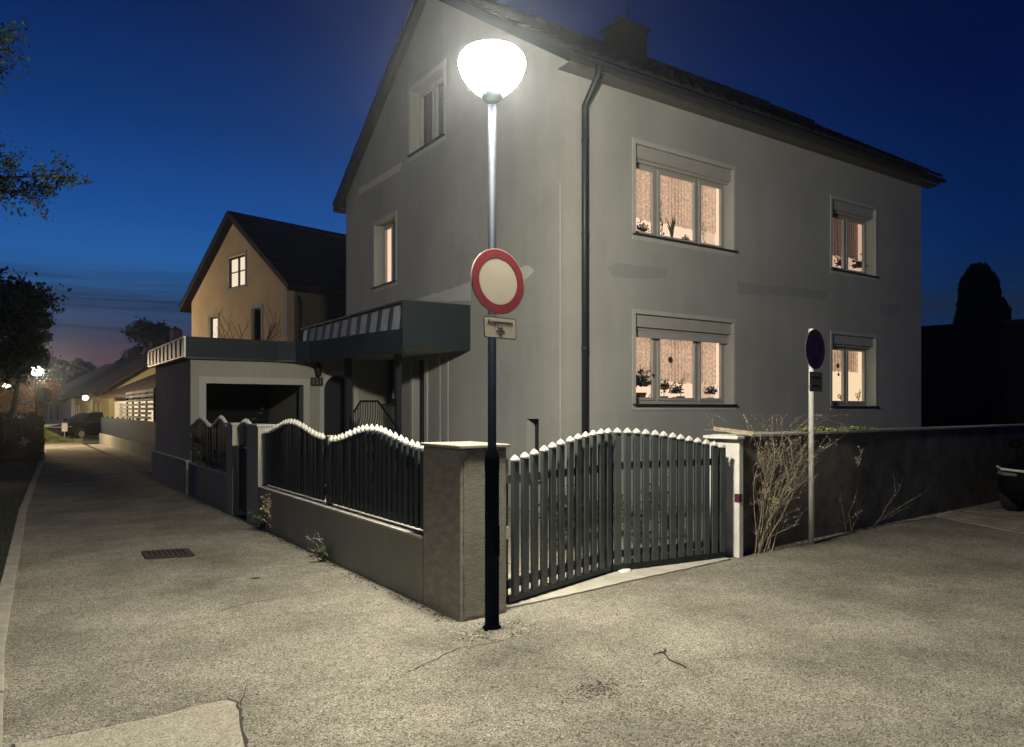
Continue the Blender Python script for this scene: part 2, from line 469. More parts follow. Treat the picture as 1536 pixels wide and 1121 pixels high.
# road: lane along +Y and the open square to the right, one sheet with gentle unevenness
def sheet(name, x0, x1, y0, y1, nx, ny, m, z=0., amp=0.0):
    mb = MB()
    vs = []
    for j in range(ny + 1):
        for i in range(nx + 1):
            x = x0 + (x1 - x0) * i / nx; y = y0 + (y1 - y0) * j / ny
            vs.append((x, y, z + amp * noise.noise(Vector((x * .9, y * .9, 3)))))
    mb.add(vs, [(j * (nx + 1) + i, j * (nx + 1) + i + 1, (j + 1) * (nx + 1) + i + 1, (j + 1) * (nx + 1) + i) for j in range(ny) for i in range(nx)])
    return mb.build(name, m, smooth=True)
struct(sheet('road', -.5, 2.84, -12, 46.5, 6, 60, M['asphalt'], 0.0, 0.0))
struct(sheet('road', 2.84, 30, -12, 5.62, 40, 20, M['asphalt'], 0.0, 0.0))
struct(sheet('cross_road', -60, -.02, 41.2, 46.5, 6, 2, M['asphalt_far'], -.004))
struct(sheet('cross_road', 2.84, 60, 41.2, 46.5, 6, 2, M['asphalt_far'], -.004))
struct(sheet('garden_ground', 3.0, 40, 5.7, 40, 10, 10, M['gravel'], -.012))
# pale concrete strip under the gate
tq = rough_poly([(3.3, 4.97), (4.0, 5.02), (4.9, 5.13), (6.38, 5.26), (6.42, 5.95), (3.3, 5.95)], .07, .007, 4)
mb = MB(); mb.prism([(p.x, p.y, .004) for p in tq], (0, 0, .010))
struct(mb.build('gate_threshold', M['concrete']))
# asphalt patch bottom left with its dark seam
P = [G(24, 1118), G(110, 1103), G(230, 1078), G(300, 1060), G(340, 1052), G(353, 1056), G(358, 1075), G(361, 1100), G(368, 1135), G(372, 1200), G(20, 1200)]
pp = rough_poly([(p.x, p.y) for p in P], .05, .006, 3)
c = sum((Vector(p) for p in pp), Vector((0, 0))) / len(pp)
def grow(pts, c, d):
    return [p + (p - c).normalized() * (d * rnd.uniform(.5, 1.4)) for p in pts]
mb = MB(); mb.poly([(p.x, p.y, .004) for p in grow(pp, c, .022)]); struct(mb.build('patch_seam', M['tar']))
mb = MB(); mb.poly([(p.x, p.y, .008) for p in pp]); struct(mb.build('asphalt_patch', M['asphalt_patch']))
def crack(pix, w, seed, name='crack'):
    r = random.Random(seed); pts = []
    for a, b in zip(pix[:-1], pix[1:]):
        A, B = G(*a), G(*b); k = max(2, int((B - A).length / .05))
        for i in range(k): pts.append(A.lerp(B, i / k) + Vector((r.uniform(-.008, .008), r.uniform(-.008, .008), 0)))
    pts.append(G(*pix[-1]))
    L, R = [], []
    for i, p in enumerate(pts):
        d = (pts[min(i + 1, len(pts) - 1)] - pts[max(i - 1, 0)]).normalized(); n_ = Vector((-d.y, d.x, 0))
        ww = w * r.uniform(.3, 1.2); L.append(p + n_ * ww); R.append(p - n_ * ww)
    mb = MB()
    for i in range(len(pts) - 1):
        mb.poly([Vector((q.x, q.y, .004)) for q in (L[i], L[i + 1], R[i + 1], R[i])])
    return struct(mb.build(name, M['tar']))
crack([(610, 1010), (690, 972), (735, 966), (775, 955)], .004, 1)
crack([(360, 1060), (366, 1040), (372, 1020)], .004, 2)
crack([(120, 786), (240, 768), (330, 748)], .008, 6)
crack([(330, 916), (372, 905), (430, 896)], .006, 7)
# broken rim of chippings round the lamp foot
lampfoot = Vector((2.886, 4.53, 0))
mb = MB()
pl = []
for i in range(26):
    a = 2 * PI * i / 26; r_ = .17 + .05 * math.sin(a * 3 + 1) + rnd.uniform(-.02, .02)
    pl.append((lampfoot.x + .02 + r_ * math.cos(a) * 1.1, lampfoot.y - .02 + r_ * math.sin(a)))
mb.add([(x, y, .001) for x, y in pl] + [(lampfoot.x + (x - lampfoot.x) * .45, lampfoot.y + (y - lampfoot.y) * .45, .028) for x, y in pl],
       [(i, (i + 1) % 26, 26 + (i + 1) % 26, 26 + i) for i in range(26)] + [tuple(range(26, 52))])
struct(mb.build('lamp_footing', M['gravel']))

# kerb strip along the left of the lane, verge beyond it
mb = MB()
y = -6.0
k_ = 0
def KX(y): return -.03 if y < 6 else (-.03 + (y - 6) * .0325 if y < 14 else .23 + (y - 14) * .0485)
while y < 34:
    L = 1.0
    a_ = Vector((KX(y) + rnd.uniform(-.004, .004), y + .006, -.02)); b_ = Vector((KX(y + L), y + L - .006, -.02))
    mb.obox(a_, b_ - a_, (-.11, 0, 0), (0, 0, .06 + rnd.uniform(-.006, .006))); y += L
struct(mb.build('kerb', M['kerbstone'], bevel=.008))
vg = MB(); ys = [-8 + .6 * i for i in range(71)]
vs = []
for y in ys:
    for i in range(13):
        x = KX(y) - .105 - (14 * (i / 12) ** 1.8); vs.append((x, y, .022 + (.03 * noise.noise(Vector((x, y, 1))) if i > 0 else 0)))
vg.add(vs, [(j * 13 + i, j * 13 + i + 1, (j + 1) * 13 + i + 1, (j + 1) * 13 + i) for j in range(70) for i in range(12)])
struct(vg.build('verge', M['soil'], smooth=True))
# paved driveway on the right behind the seam
q = [G(1405, 774), G(1560, 805), G(1700, 830), G(1700, 735), G(1500, 757)]
mb = MB()
A, B = G(1400, 775), G(1640, 822)
d = (B - A).normalized(); nn = Vector((-d.y, d.x, 0)); nn = nn if nn.x > 0 else -nn
for i in range(-2, 26):
    for j in range(18):
        o = A + d * (i * .22 + (.11 if j % 2 else 0)) + nn * (j * .15)
        if o.y > 5.42 + (o.x - 6.58) * .085: continue
        mb.obox(o + Vector((0, 0, .001)), d * .208, nn * .138, Vector((0, 0, .012 + rnd.uniform(0, .006))))
struct(mb.build('driveway', M['paver'], bevel=.004))

# scattered chips, leaves and grit on the asphalt: nobody could count them
def debris(name, n, reg, size, m, label):
    mb = MB()
    for _ in range(n):
        x, y = reg()
        s_ = size * rnd.uniform(.4, 1.3); a = rnd.uniform(0, PI)
        vs = []
        for k in range(5):
            b_ = a + k * 2 * PI / 5 + rnd.uniform(-.3, .3); vs.append((x + s_ * math.cos(b_), y + s_ * math.sin(b_) * .7, .001))
        mb.add(vs + [(x, y, s_ * .55)], [(i, (i + 1) % 5, 5) for i in range(5)])
    return struct(mb.build(name, m), 'stuff', label, 'debris')
debris('grit', 1100, lambda: (rnd.uniform(.1, 8), rnd.uniform(.5, 5.2)), .006, M['stone'], 'pale loose grit scattered over the asphalt')
debris('dirt', 420, lambda: (2.79 - abs(rnd.gauss(0, .05)), rnd.uniform(4.8, 14)), .014, M['bark'], 'dark dirt collected along the foot of the fence wall')
debris('dirt', 380, lambda: (lambda x: (x, 5.40 + (x - 6.58) * .085 - abs(rnd.gauss(0, .07))))(rnd.uniform(6.6, 12)), .014, M['stone'], 'pale rubble collected along the foot of the street wall')
debris('grit', 420, lambda: (lampfoot.x + rnd.gauss(.0, .12), lampfoot.y + rnd.gauss(-.01, .09)), .011, M['stone'], 'pale chippings heaped round the lamp post foot')
debris('dirt', 320, lambda: (lampfoot.x + rnd.gauss(.04, .12), lampfoot.y + rnd.gauss(-.02, .09)), .011, M['bark'], 'dark crumbs of tar round the lamp post foot')
debris('grit', 160, lambda: (lambda g: (g.x + rnd.gauss(0, .13), g.y + rnd.gauss(0, .05)))(G(895, 1035)), .009, M['bark'], 'dark crumbs in the worn hollow of the asphalt')

# ------------------------------------------------------------ street lamp
def street_lamp(loc, label, glow, sc_=1.0, group=None):
    t = thing('street_lamp', loc, label, 'street lamp', group)
    x, y, _ = loc
    MB().lathe([(.070, 0), (.070, .03), (.052, .05), (.052, 1.16), (.054, 1.17), (.054, 1.25), (.050, 1.28), (.031, 1.32), (.0305, 3.80)], (x, y, 0), 24).build('pole', M['pole_metal'], t, smooth=True)
    MB().lathe([(.034, 3.82), (.058, 3.835), (.076, 3.855), (.081, 3.885), (.076, 3.902), (.03, 3.905)], (x, y, 0), 28).build('socket', M['pole_metal'], t, smooth=True)
    MB().lathe([(.090, 3.885), (.125, 3.908), (.165, 3.945), (.203, 3.995), (.228, 4.045), (.240, 4.09), (.239, 4.118), (.230, 4.143), (.207, 4.168), (.165, 4.188), (.10, 4.20), (.03, 4.204)], (x, y, 0), 40).build('bowl', glow, t, smooth=True)
    return t
street_lamp(lampfoot, 'lit street lamp with a glowing white bowl on a dark pole at the corner pillar', M['lamp_glow'], group=None)
MB().box(lampfoot.x + .012, lampfoot.x + .03, lampfoot.y - .0565, lampfoot.y - .0515, .06, .16)

# small door of the lamp post
lamp = bpy.data.objects['street_lamp']
MB().obox((lampfoot.x - .02, lampfoot.y - .058, .55), (.05, 0, 0), (0, .02, 0), (0, 0, .22)).build('access_door', M['pole_metal'], lamp, bevel=.002)

# round no-vehicles sign and text plate on the lamp pole
def disc(mb, c, a, n, r, d, seg=48):
    c, a, n = Vector(c), Vector(a).normalized(), Vector(n).normalized(); b = n.cross(a)
    pts = [c + a * (r * math.cos(2 * PI * i / seg)) + b * (r * math.sin(2 * PI * i / seg)) for i in range(seg)]
    return mb.prism(pts, n * d)
def ring(mb, c, a, n, r0, r1, d, seg=64):
    c, a, n = Vector(c), Vector(a).normalized(), Vector(n).normalized(); b = n.cross(a)
    vs = []
    for i in range(seg):
        e_ = a * math.cos(2 * PI * i / seg) + b * math.sin(2 * PI * i / seg)
        vs += [c + e_ * r0, c + e_ * r1, c + e_ * r0 + n * d, c + e_ * r1 + n * d]
    fs = []
    for i in range(seg):
        j = (i + 1) % seg; p, q = 4 * i, 4 * j
        fs += [(p, q, q + 1, p + 1), (p + 2, p + 3, q + 3, q + 2), (p, p + 2, q + 2, q), (p + 1, q + 1, q + 3, p + 3)]
    return mb.add(vs, fs)
def text_mesh(body, size, o, a, up, n, m, name, parent, ext=.0008):
    cu = bpy.data.curves.new('txt', 'FONT'); cu.body = body; cu.size = size; cu.align_x = 'CENTER'; cu.align_y = 'CENTER'; cu.extrude = ext; cu.offset = size * .018
    ob = bpy.data.objects.new('tmp', cu); COL.objects.link(ob)
    me = bpy.data.meshes.new_from_object(ob.evaluated_get(bpy.context.evaluated_depsgraph_get()))
    mb = MB(); o, a, up, n = map(Vector, (o, a, up, n))
    mb.add([o + a * v.co.x + up * v.co.y + n * v.co.z for v in me.vertices], [tuple(p.vertices) for p in me.polygons])
    bpy.data.objects.remove(ob); bpy.data.meshes.remove(me); bpy.data.curves.remove(cu)
    return mb.build(name, m, parent)
tl = math.radians(-.6)
sn = Vector((.06, -1, .045)).normalized()
sa = Vector((math.cos(tl) * .998, .06, math.sin(tl))); sa = (sa - sn * sa.dot(sn)).normalized()
sup = sn.cross(sa).normalized()
sc0 = Vector((lampfoot.x - .002, lampfoot.y - .082, 2.515))
t = thing('traffic_sign', sc0, 'round red-rimmed sign with a blank cream face clamped to the lamp pole', 'traffic sign')
disc(MB(), sc0, sa, sn, .236, .004).build('plate', M['sign_edge'], t)
ring(MB(), sc0 + sn * .0045, sa, sn, .170, .229, .0025).build('red_rim', M['sign_red'], t)
disc(MB(), sc0 + sn * .0045, sa, sn, .166, .0015).build('face', M['sign_white'], t)
MB().lathe([(.036, 0), (.036, .035)], (lampfoot.x, lampfoot.y, 2.62), 16).build('clamp', M['galv'], t)
MB().lathe([(.036, 0), (.036, .04)], (lampfoot.x, lampfoot.y, 2.245), 16).build('clamp', M['galv'], t)
pc = Vector((lampfoot.x - .004, lampfoot.y - .112, 2.180))
t = thing('sign_plate', pc, 'small cream supplementary plate with black lettering under the round sign', 'sign')
def plate(c, w, h, d, r, a=None, up=None, n=None):
    a = a or sa; up = up or sup; n = n or sn
    pts = []
    for cx, cz, a0 in ((w / 2 - r, h / 2 - r, 0), (-w / 2 + r, h / 2 - r, 90), (-w / 2 + r, -h / 2 + r, 180), (w / 2 - r, -h / 2 + r, 270)):
        for k in range(5):
            an = math.radians(a0 + k * 22.5); pts.append(Vector(c) + a * (cx + r * math.cos(an)) + up * (cz + r * math.sin(an)))
    return MB().prism(pts, n * d)
plate(pc, .285, .150, .003, .015).build('rim', M['ink'], t)
plate(pc + sn * .0035, .273, .138, .0015, .012).build('face', M['sign_white'], t)
text_mesh('Ausgenommen', .037, pc + sn * .0055 + sup * .040, sa, sup, sn, M['ink'], 'lettering', t)
text_mesh('Rad-', .027, pc + sn * .0055 - sup * .002, sa, sup, sn, M['ink'], 'lettering', t)
text_mesh('FAHRER', .022, pc + sn * .0055 - sup * .026, sa, sup, sn, M['ink'], 'lettering', t)
text_mesh('frei', .020, pc + sn * .0055 - sup * .046, sa, sup, sn, M['ink'], 'lettering', t)
MB().lathe([(.035, 0), (.035, .03)], (lampfoot.x, lampfoot.y, 2.19), 16).build('clamp', M['galv'], t)

# ------------------------------------------------------------ main house
HX0, HX1, HY0, HY1 = 6.82, 16.92, 8.67, 17.35
HYM = (HY0 + HY1) / 2
RS = .68
def under(y): return 6.48 + RS * ((min(y, 2 * HYM - y)) - (HY0 - .45))
OVS = .28
house = thing('house', (HX0, HY0, 0), 'tall grey plastered two storey gabled house with warm lit windows', 'house')
def S(u):  # lateral Y on the gable wall plane x = HX0 for photo column u
    r_ = (u - 768) / F; p = r_ * CT + ST; s_ = -r_ * ST + CT
    return HX0 / p * s_
def Tx(u, y=HY0):
    r_ = (u - 768) / F; p = r_ * CT + ST; s_ = -r_ * ST + CT
    return y / s_ * p
big = (HX0 + 1.40, HX0 + 3.74)
sml = (HX0 + 6.70, HX0 + 8.25)
ZW = [(1.70, 3.13), (4.40, 5.83)]
south = [(big[0], big[1], ZW[0][0], ZW[0][1]), (big[0], big[1], ZW[1][0], ZW[1][1]),
         (sml[0], sml[1], 1.68, 3.11), (sml[0], sml[1], 4.40, 5.80)]
attic = (HY0 + 3.74, HY0 + 5.14, 6.82, 8.13)
mid = (HY0 + 5.88, HY0 + 6.96, 4.36, 5.76)
low = (S(597), S(577), 1.74, 3.0)
niche = (S(808), S(790) , .50, 1.46)
doorw = (S(638), S(620), .45, 2.62)
west = [attic, mid, low, niche, doorw]
mb = MB()
outl = [(HY0, 0), (HY1, 0), (HY1, under(HY1)), (HYM, under(HYM)), (HY0, under(HY0))]
slab(mb, outl, [rect(*w) for w in west], (HX0, 0, 0), (0, 1, 0), (1, 0, 0), .3)
slab(mb, rect(HX0 + .3, HX1 - .3, 0, under(HY0)), [rect(*w) for w in south], (0, HY0, 0), (1, 0, 0), (0, 1, 0), .3)
mb.prism([(HX1 - .3, y_, z_) for y_, z_ in outl], (.3, 0, 0))
mb.box(HX0 + .3, HX1 - .3, HY1 - .3, HY1, 0, under(HY1))
mb.box(HX0 + .3, HX1 - .3, HY0 + .3, HY1 - .3, 3.35, 3.6)
mb.box(HX0 + .3, HX1 - .3, HY0 + .3, HY1 - .3, 6.2, 6.4)
wallobj = mb.build('wall', M['plaster'], house)
# raised strip at the corner and plaster patches
def patch_w(pts, m, seed, name='plaster_patch', lab=None):   # on the gable, (u,v) photo points
    q = []
    for u, v in pts:
        y_ = S(u); r_ = (u - 768) / F; dep = HX0 / (r_ * CT + ST)
        q.append((y_, CAMZ - (v - 615) / F * dep))
    q = rough_poly(q, .10, .012, seed)
    o = MB().prism([(HX0 - .004, p.x, p.y) for p in q], (.006, 0, 0)).build(name, m, house)
    if lab: o['label'] = lab
def patch_s(pts, m, seed, name='plaster_patch', lab=None):
    q = []
    for u, v in pts:
        r_ = (u - 768) / F; dep = HY0 / (-r_ * ST + CT)
        q.append((Tx(u), CAMZ - (v - 615) / F * dep))
    q = rough_poly(q, .10, .015, seed)
    o = MB().prism([(p.x, HY0 - .004, p.y) for p in q], (0, .006, 0)).build(name, m, house)
    if lab: o['label'] = lab
patch_w([(539, 283), (603, 243), (601, 256), (538, 293)], M['plaster_patch'], 1, lab='pale repair strip under the attic window')
patch_w([(624, 449), (706, 424), (706, 452), (640, 452)], M['plaster_patch'], 2, lab='pale band above the canopy')
patch_w([(770, 402), (794, 399), (803, 406), (790, 418), (770, 421)], M['plaster_patch'], 3, lab='pale repair patch behind the round sign')
patch_s([(911, 400), (922, 394), (950, 398), (1000, 404), (998, 417), (948, 418), (920, 414)], M['plaster_damp'], 4, lab='darker patch between the big windows')
patch_s([(1106, 424), (1170, 430), (1241, 437), (1240, 449), (1180, 445), (1106, 440)], M['plaster_damp'], 5, lab='long damp strip between the storeys')
patch_s([(1318, 455), (1352, 458), (1350, 476), (1322, 474)], M['plaster_damp'], 6)
MB().box(HX0 - .012, HX0, HY0 - .012, HY0 + .0, .0, 4.9)
# vertical render joint on the gable near the corner
MB().box(HX0 - .008, HX0 + .002, HY0 + .13, HY0 + .145, 0, 5.0).build('render_joint', M['plaster_trim'], house)

def window(parent, o, a, n, w, h, lights, lit='room', reveal=.20, trim=.09, shutter=.20, frame_m='frame', band=False,
           curtain=(0.0, .62), drape=None, cm='curtain', sillw=.06, base_band=True):
    """o = lower left outer corner of the opening (world), a = along the wall, n = inward"""
    o, a, n = Vector(o), Vector(a), Vector(n); Z = Vector((0, 0, 1))
    fo = o + n * reveal
    fw, fd = .055, .07
    mb = MB()
    ztop = h - shutter
    # outer frame, butt jointed
    mb.obox(fo, a * fw, n * fd, Z * ztop); mb.obox(fo + a * (w - fw), a * fw, n * fd, Z * ztop)
    mb.obox(fo + a * fw, a * (w - 2 * fw), n * fd, Z * fw); mb.obox(fo + a * fw + Z * (ztop - fw), a * (w - 2 * fw), n * fd, Z * fw)
    xs = [fw] + [w * q for q in lights] + [w - fw]
    for q in lights:
        mb.obox(fo + a * (w * q - .035) + Z * fw, a * .07, n * fd, Z * (ztop - 2 * fw))
    # sashes standing 2 cm proud
    panes = MB()
    for i in range(len(xs) - 1):
        x0 = xs[i] + (.035 if i else 0); x1 = xs[i + 1] - (.035 if i < len(xs) - 2 else 0)
        so = fo - n * .02 + a * x0 + Z * fw; sw = .05; W_ = x1 - x0; H_ = ztop - 2 * fw
        mb.obox(so, a * sw, n * .05, Z * H_); mb.obox(so + a * (W_ - sw), a * sw, n * .05, Z * H_)
        mb.obox(so + a * sw, a * (W_ - 2 * sw), n * .05, Z * sw); mb.obox(so + a * sw + Z * (H_ - sw), a * (W_ - 2 * sw), n * .05, Z * sw)
        po = so + a * sw + n * .022 + Z * sw; panes.poly([po, po + a * (W_ - 2 * sw), po + a * (W_ - 2 * sw) + Z * (H_ - 2 * sw), po + Z * (H_ - 2 * sw)])
    win = mb.build('window', M[frame_m], parent, bevel=.004)
    panes.build('pane', M['glass'], win)
    # sill outside
    MB().obox(o - n * sillw - a * .05 - Z * .035, a * (w + .10), n * (sillw + reveal), Z * .03).build('sill', M['sill'], win)
    MB().obox(fo + n * (fd + .001) - Z * .0, a * w, n * .20, Z * .03).build('inner_sill', M['white_paint'], win)
    if shutter > .02:
        s_ = MB(); s_.obox(o + n * .045 + Z * (h - shutter), a * w, n * (reveal - .045 + fd), Z * (shutter - .002))
        s_.obox(o + n * .10 + Z * (h - shutter - .045), a * w, n * .03, Z * .045)
        if band: s_.obox(o + n * .11 + Z * (h - shutter - .16), a * w, n * .02, Z * .115)
        s_.build('shutter_box', M['frame'], win, bevel=.004)
    if trim:
        tr = MB(); p_ = .012
        tr.obox(o - n * p_ - a * trim - Z * .0, a * trim, n * (p_ + .0), Z * (h)); tr.obox(o - n * p_ + a * w, a * trim, n * p_, Z * h)
        tr.obox(o - n * p_ - a * trim + Z * h, a * (w + 2 * trim), n * p_, Z * trim)
        if base_band: tr.obox(o - n * p_ - a * trim - Z * (.035 + trim), a * (w + 2 * trim), n * p_, Z * trim)
        tr.build('surround', M['plaster_trim'], win)
    # curtains
    if curtain:
        c0, c1 = curtain
        def cur(x0, x1, z0, z1, m, nm, amp=.022, fold=.085, seed=0):
            r = random.Random(seed + int(w * 100)); cols = int((x1 - x0) / .012); vs = []
            base = fo + n * (fd + .10)
            rows = 6
            for j in range(rows + 1):
                for i in range(cols + 1):
                    x = x0 + (x1 - x0) * i / cols
                    q = math.sin(x / fold * 2 * PI + 1.3 * math.sin(x * 5)) * amp * (1 + .3 * math.sin(x * 11))
                    zz = z0 + (z1 - z0) * j / rows
                    if j == 0: zz += .012 * math.sin(x / .06 * 2 * PI) + .01 * math.sin(x * 7)
                    vs.append(base + a * x + n * q + Z * zz)
            fs = [(j * (cols + 1) + i, j * (cols + 1) + i + 1, (j + 1) * (cols + 1) + i + 1, (j + 1) * (cols + 1) + i) for j in range(rows) for i in range(cols)]
            MB().add(vs, fs).build(nm, m, win, smooth=True)
        cur(.02, w - .02, ztop * (1 - c1), ztop, M[cm], 'curtain')
        if drape:
            for x0, x1 in drape: cur(x0, x1, .04, ztop * .31, M['drape'], 'drape', .012, .06, 5)
    # the room behind; lit walls emit light in place of lamps
    rm = MB(); dz = .35; sw = .12
    ro = fo + n * 1.15 - a * sw - Z * .1
    if lit:
        rm.obox(ro, a * (w + 2 * sw), n * .05, Z * (h + .3))
        rm.build('lit_wall', M[lit], win)
    else:
        rm.obox(ro - n * .8, a * (w + 2 * sw), n * .05, Z * (h + .3)); rm.build('dark_room', M['dark_void'], win)
    # side cheeks between neighbouring rooms; emissive too where the room is lit
    for q_ in (-sw, w + sw - .03): MB().obox(fo + n * .11 + a * q_ - Z * .1, a * .03, n * 1.03, Z * (h + .3)).build('room_side', M[lit] if lit else M['dark_void'], win)
    return win
sx = Vector((1, 0, 0)); sy = Vector((0, 1, 0))
for i, (x0, x1, z0, z1) in enumerate(south):
    if i < 2:
        w_ = window(house, (x0, HY0, z0), sx, sy, x1 - x0, z1 - z0, [.275, .70], band=(i == 0), shutter=.20,
               curtain=(0, .70 if i == 0 else .70), drape=[(x1 - x0 - .42, x1 - x0 - .05)], trim=.07)
        w_['label'] = ['wide three light window of the ground floor, cream curtain and dark potted plants', 'wide three light window of the upper floor, short pleated curtain'][i]
    else:
        w_ = window(house, (x0, HY0, z0), sx, sy, x1 - x0, z1 - z0, [.5], lit='room_warm' if i == 2 else 'room_dim', shutter=.18,
               curtain=(0, .42 if i == 2 else .66), cm='curtain' if i == 2 else 'curtain_dark', trim=.06)
        w_['label'] = ['narrow two light window of the ground floor', 'narrow two light window of the upper floor, darker curtain'][i - 2]
# gable windows: along +Y wall, inward +X
def gwin(r_, **kw):
    return window(house, (HX0, r_[0], r_[2]), sy, sx, r_[1] - r_[0], r_[3] - r_[2], **kw)
gwin(attic, lights=[.52], lit=None, shutter=.0, reveal=.2, trim=.09, cm='curtain_dark', curtain=(0, .97))['label'] = 'unlit attic window high in the gable'
gwin(mid, lights=[.5], lit='room', shutter=.0, reveal=.22, trim=.09, curtain=(0, .99), cm='drape')['label'] = 'lit window in the gable above the canopy'
gwin(low, lights=[], lit=None, shutter=.0, reveal=.08, trim=0, frame_m='frame_dark', curtain=None)['label'] = 'dark narrow window under the canopy'
gwin(niche, lights=[], lit=None, shutter=.0, reveal=.16, trim=0, frame_m='frame_dark', curtain=None)['label'] = 'small dark basement window behind the gate'
d_ = MB().box(HX0 + .14, HX0 + .20, doorw[0] + .002, doorw[1] - .002, doorw[2], doorw[3]).build('door', M['door_dark'], house)
MB().box(HX0 + .09, HX0 + .14, doorw[0] + .06, doorw[0] + .08, 1.35, 1.50).build('handle', M['galv'], d_)
# pale frame strips on the gable under the canopy
tr = MB()
tr.box(HX0 - .03, HX0, doorw[0] - .12, doorw[0] - .002, 0, 2.64); tr.box(HX0 - .03, HX0, doorw[1] + .002, doorw[1] + .10, 0, 2.64)
for u_ in (660, 672):
    tr.box(HX0 - .014, HX0, S(u_) - .02, S(u_) + .02, 0, 2.64)
tr.build('wall_strips', M['plaster_trim'], house)

# roof: two slopes with real tile courses
def tiled_slope(mb, x0, x1, y0, z0, y1, z1, course=.33, tile=.28, t_=.035):
    """slope rising from (y0,z0) to (y1,z1), spanning x0..x1"""
    L = math.hypot(y1 - y0, z1 - z0); n_ = int(L / course); d_ = Vector((0, y1 - y0, z1 - z0)).normalized()
    up = Vector((0, -(z1 - z0), (y1 - y0))) ; up = up if up.z > 0 else -up; up.normalize()
    base = Vector((x0, y0, z0))
    nt_ = int((x1 - x0) / tile)
    cols = nt_ * 4
    for i in range(n_ + 1):
        s0 = i * course; s1 = min(L, s0 + course + .05)
        if s0 >= L: break
        vs = []
        for k in range(cols + 1):
            x = (x1 - x0) * k / cols; ph = (k % 4); bump = (.0, .022, .030, .012)[ph] + rnd.uniform(-.002, .002)
            a0 = base + Vector((x, 0, 0)) + d_ * s0 + up * (t_ + bump); a1 = base + Vector((x, 0, 0)) + d_ * s1 + up * (.006 + bump * .6)
            vs += [a0, a1, a0 - up * (t_ + bump)]
        fs = []
        for k in range(cols):
            p = 3 * k; q = p + 3
            fs += [(p, q, q + 1, p + 1), (p + 2, q + 2, q, p)]
        mb.add(vs, fs)
RY0, RY1 = HY0 - OVS, HY1 + .42
RX0, RX1 = HX0 - .15, HX1 + .26
zE = under(HY0) + .02 - RS * OVS; zF = under(HY1) + .02 - RS * .42; zR = under(HYM) + .02
mb = MB()
mb.prism([(RX0, RY0, zE), (RX0, HYM, zR), (RX0, RY1, zF), (RX0, RY1, zF + .16), (RX0, HYM, zR + .18), (RX0, RY0, zE + .16)], (RX1 - RX0, 0, 0))
roof = mb.build('roof', M['chimney'], house)
mb = MB()
tiled_slope(mb, RX0 - .03, RX1 + .05, RY0 - .03, zE + .165, HYM, zR + .19)
tiled_slope(mb, RX0 - .03, RX1 + .05, RY1 + .03, zF + .165, HYM, zR + .19)
mb.build('tiles', M['roof'], roof)
mb = MB(); x = RX0 - .04
while x < RX1:
    mb.tube([(x, HYM, zR + .20), (x + .36, HYM, zR + .215)], [.10, .12], 10); x += .33
mb.build('ridge_tiles', M['roof'], roof, smooth=True)
# pale verge boards and soffit
mb = MB()
for s_, ya, ze in ((1, RY0, zE), (-1, RY1, zF)):
    mb.obox((RX0 - .022, ya, ze - .01), (0, HYM - ya, zR - ze), (.02, 0, 0), (0, 0, .15))
mb.build('verge_board', M['fascia'], roof)
mb = MB(); mb.obox((RX0, RY0 + .02, zE - .02), (RX1 - RX0, 0, 0), (0, OVS - .025, .0), (0, 0, .018)); mb.build('soffit', M['timber'], roof); mb = MB()
mb.obox((RX0, RY1 - .42, zF - .02), (RX1 - RX0, 0, 0), (0, .40, .0), (0, 0, .018))
mb.build('soffit', M['timber'], roof)
# snow guard and a roof hatch bump near the far end
mb = MB()
def on_roof(x, f, h): # f fraction up the south slope
    return Vector((x, RY0 + (HYM - RY0) * f, zE + .2 + (zR - zE) * f + h))
mb.obox(on_roof(HX1 - 1.6, .52, .0), (.75, 0, 0), Vector((0, .7, .48)), Vector((0, -.05, .11)))
mb.build('roof_hatch', M['roof'], roof)
# chimney
c0 = W(938, 80, 17.0)
cx, cy = HX0 + 4.95, HYM - .25
ch = MB(); ch.box(cx - .40, cx + .40, cy - .30, cy + .30, 9.0, 10.30)
chm = ch.build('chimney', M['chimney'], roof)
mb = MB(); mb.box(cx - .46, cx + .46, cy - .36, cy + .36, 10.302, 10.37)
mb.build('chimney_cap', M['chimney'], chm)
mb = MB(); mb.lathe([(.15, 0), (.17, .10), (.14, .2), (.08, .27), (.02, .29)], (cx - .16, cy, 10.37), 14)
mb.build('cowl', M['chimney'], chm, smooth=True)
MB().tube([(cx + .08, cy, 10.37), (cx + .08, cy, 10.97)], .018, 6).build('antenna', M['iron'], chm)
# gutter + downpipe
mb = MB()
n_ = 9; prof = [(.0 + .055 * math.cos(PI + PI * i / (n_ - 1)), .055 * math.sin(PI + PI * i / (n_ - 1))) for i in range(n_)]
prof += [(.049 * math.cos(2 * PI - PI * i / (n_ - 1)), .049 * math.sin(2 * PI - PI * i / (n_ - 1))) for i in range(n_)]
mb.prism([(RX0 - .02, RY0 - .08 + p_, zE + .08 + q_) for p_, q_ in prof], (RX1 - RX0 + .06, 0, 0))
mb.build('gutter', M['pipe'], house)
px = Tx(877, HY0 - .07)
pipe = MB().tube([(px + .03, RY0 - .07, zE + .04), (px + .03, RY0 - .07, zE - .10), (px + .015, HY0 - .22, zE - .28), (px, HY0 - .075, zE - .48), (px, HY0 - .075, zE - .8), (px, HY0 - .075, .0)], .050, 14).build('downpipe', M['pipe'], house, smooth=True)
for z_ in (.8, 2.5, 4.2, 5.6):
    MB().lathe([(.055, 0), (.058, .02), (.055, .04)], (px, HY0 - .075, z_), 14).build('bracket', M['pipe'], pipe)

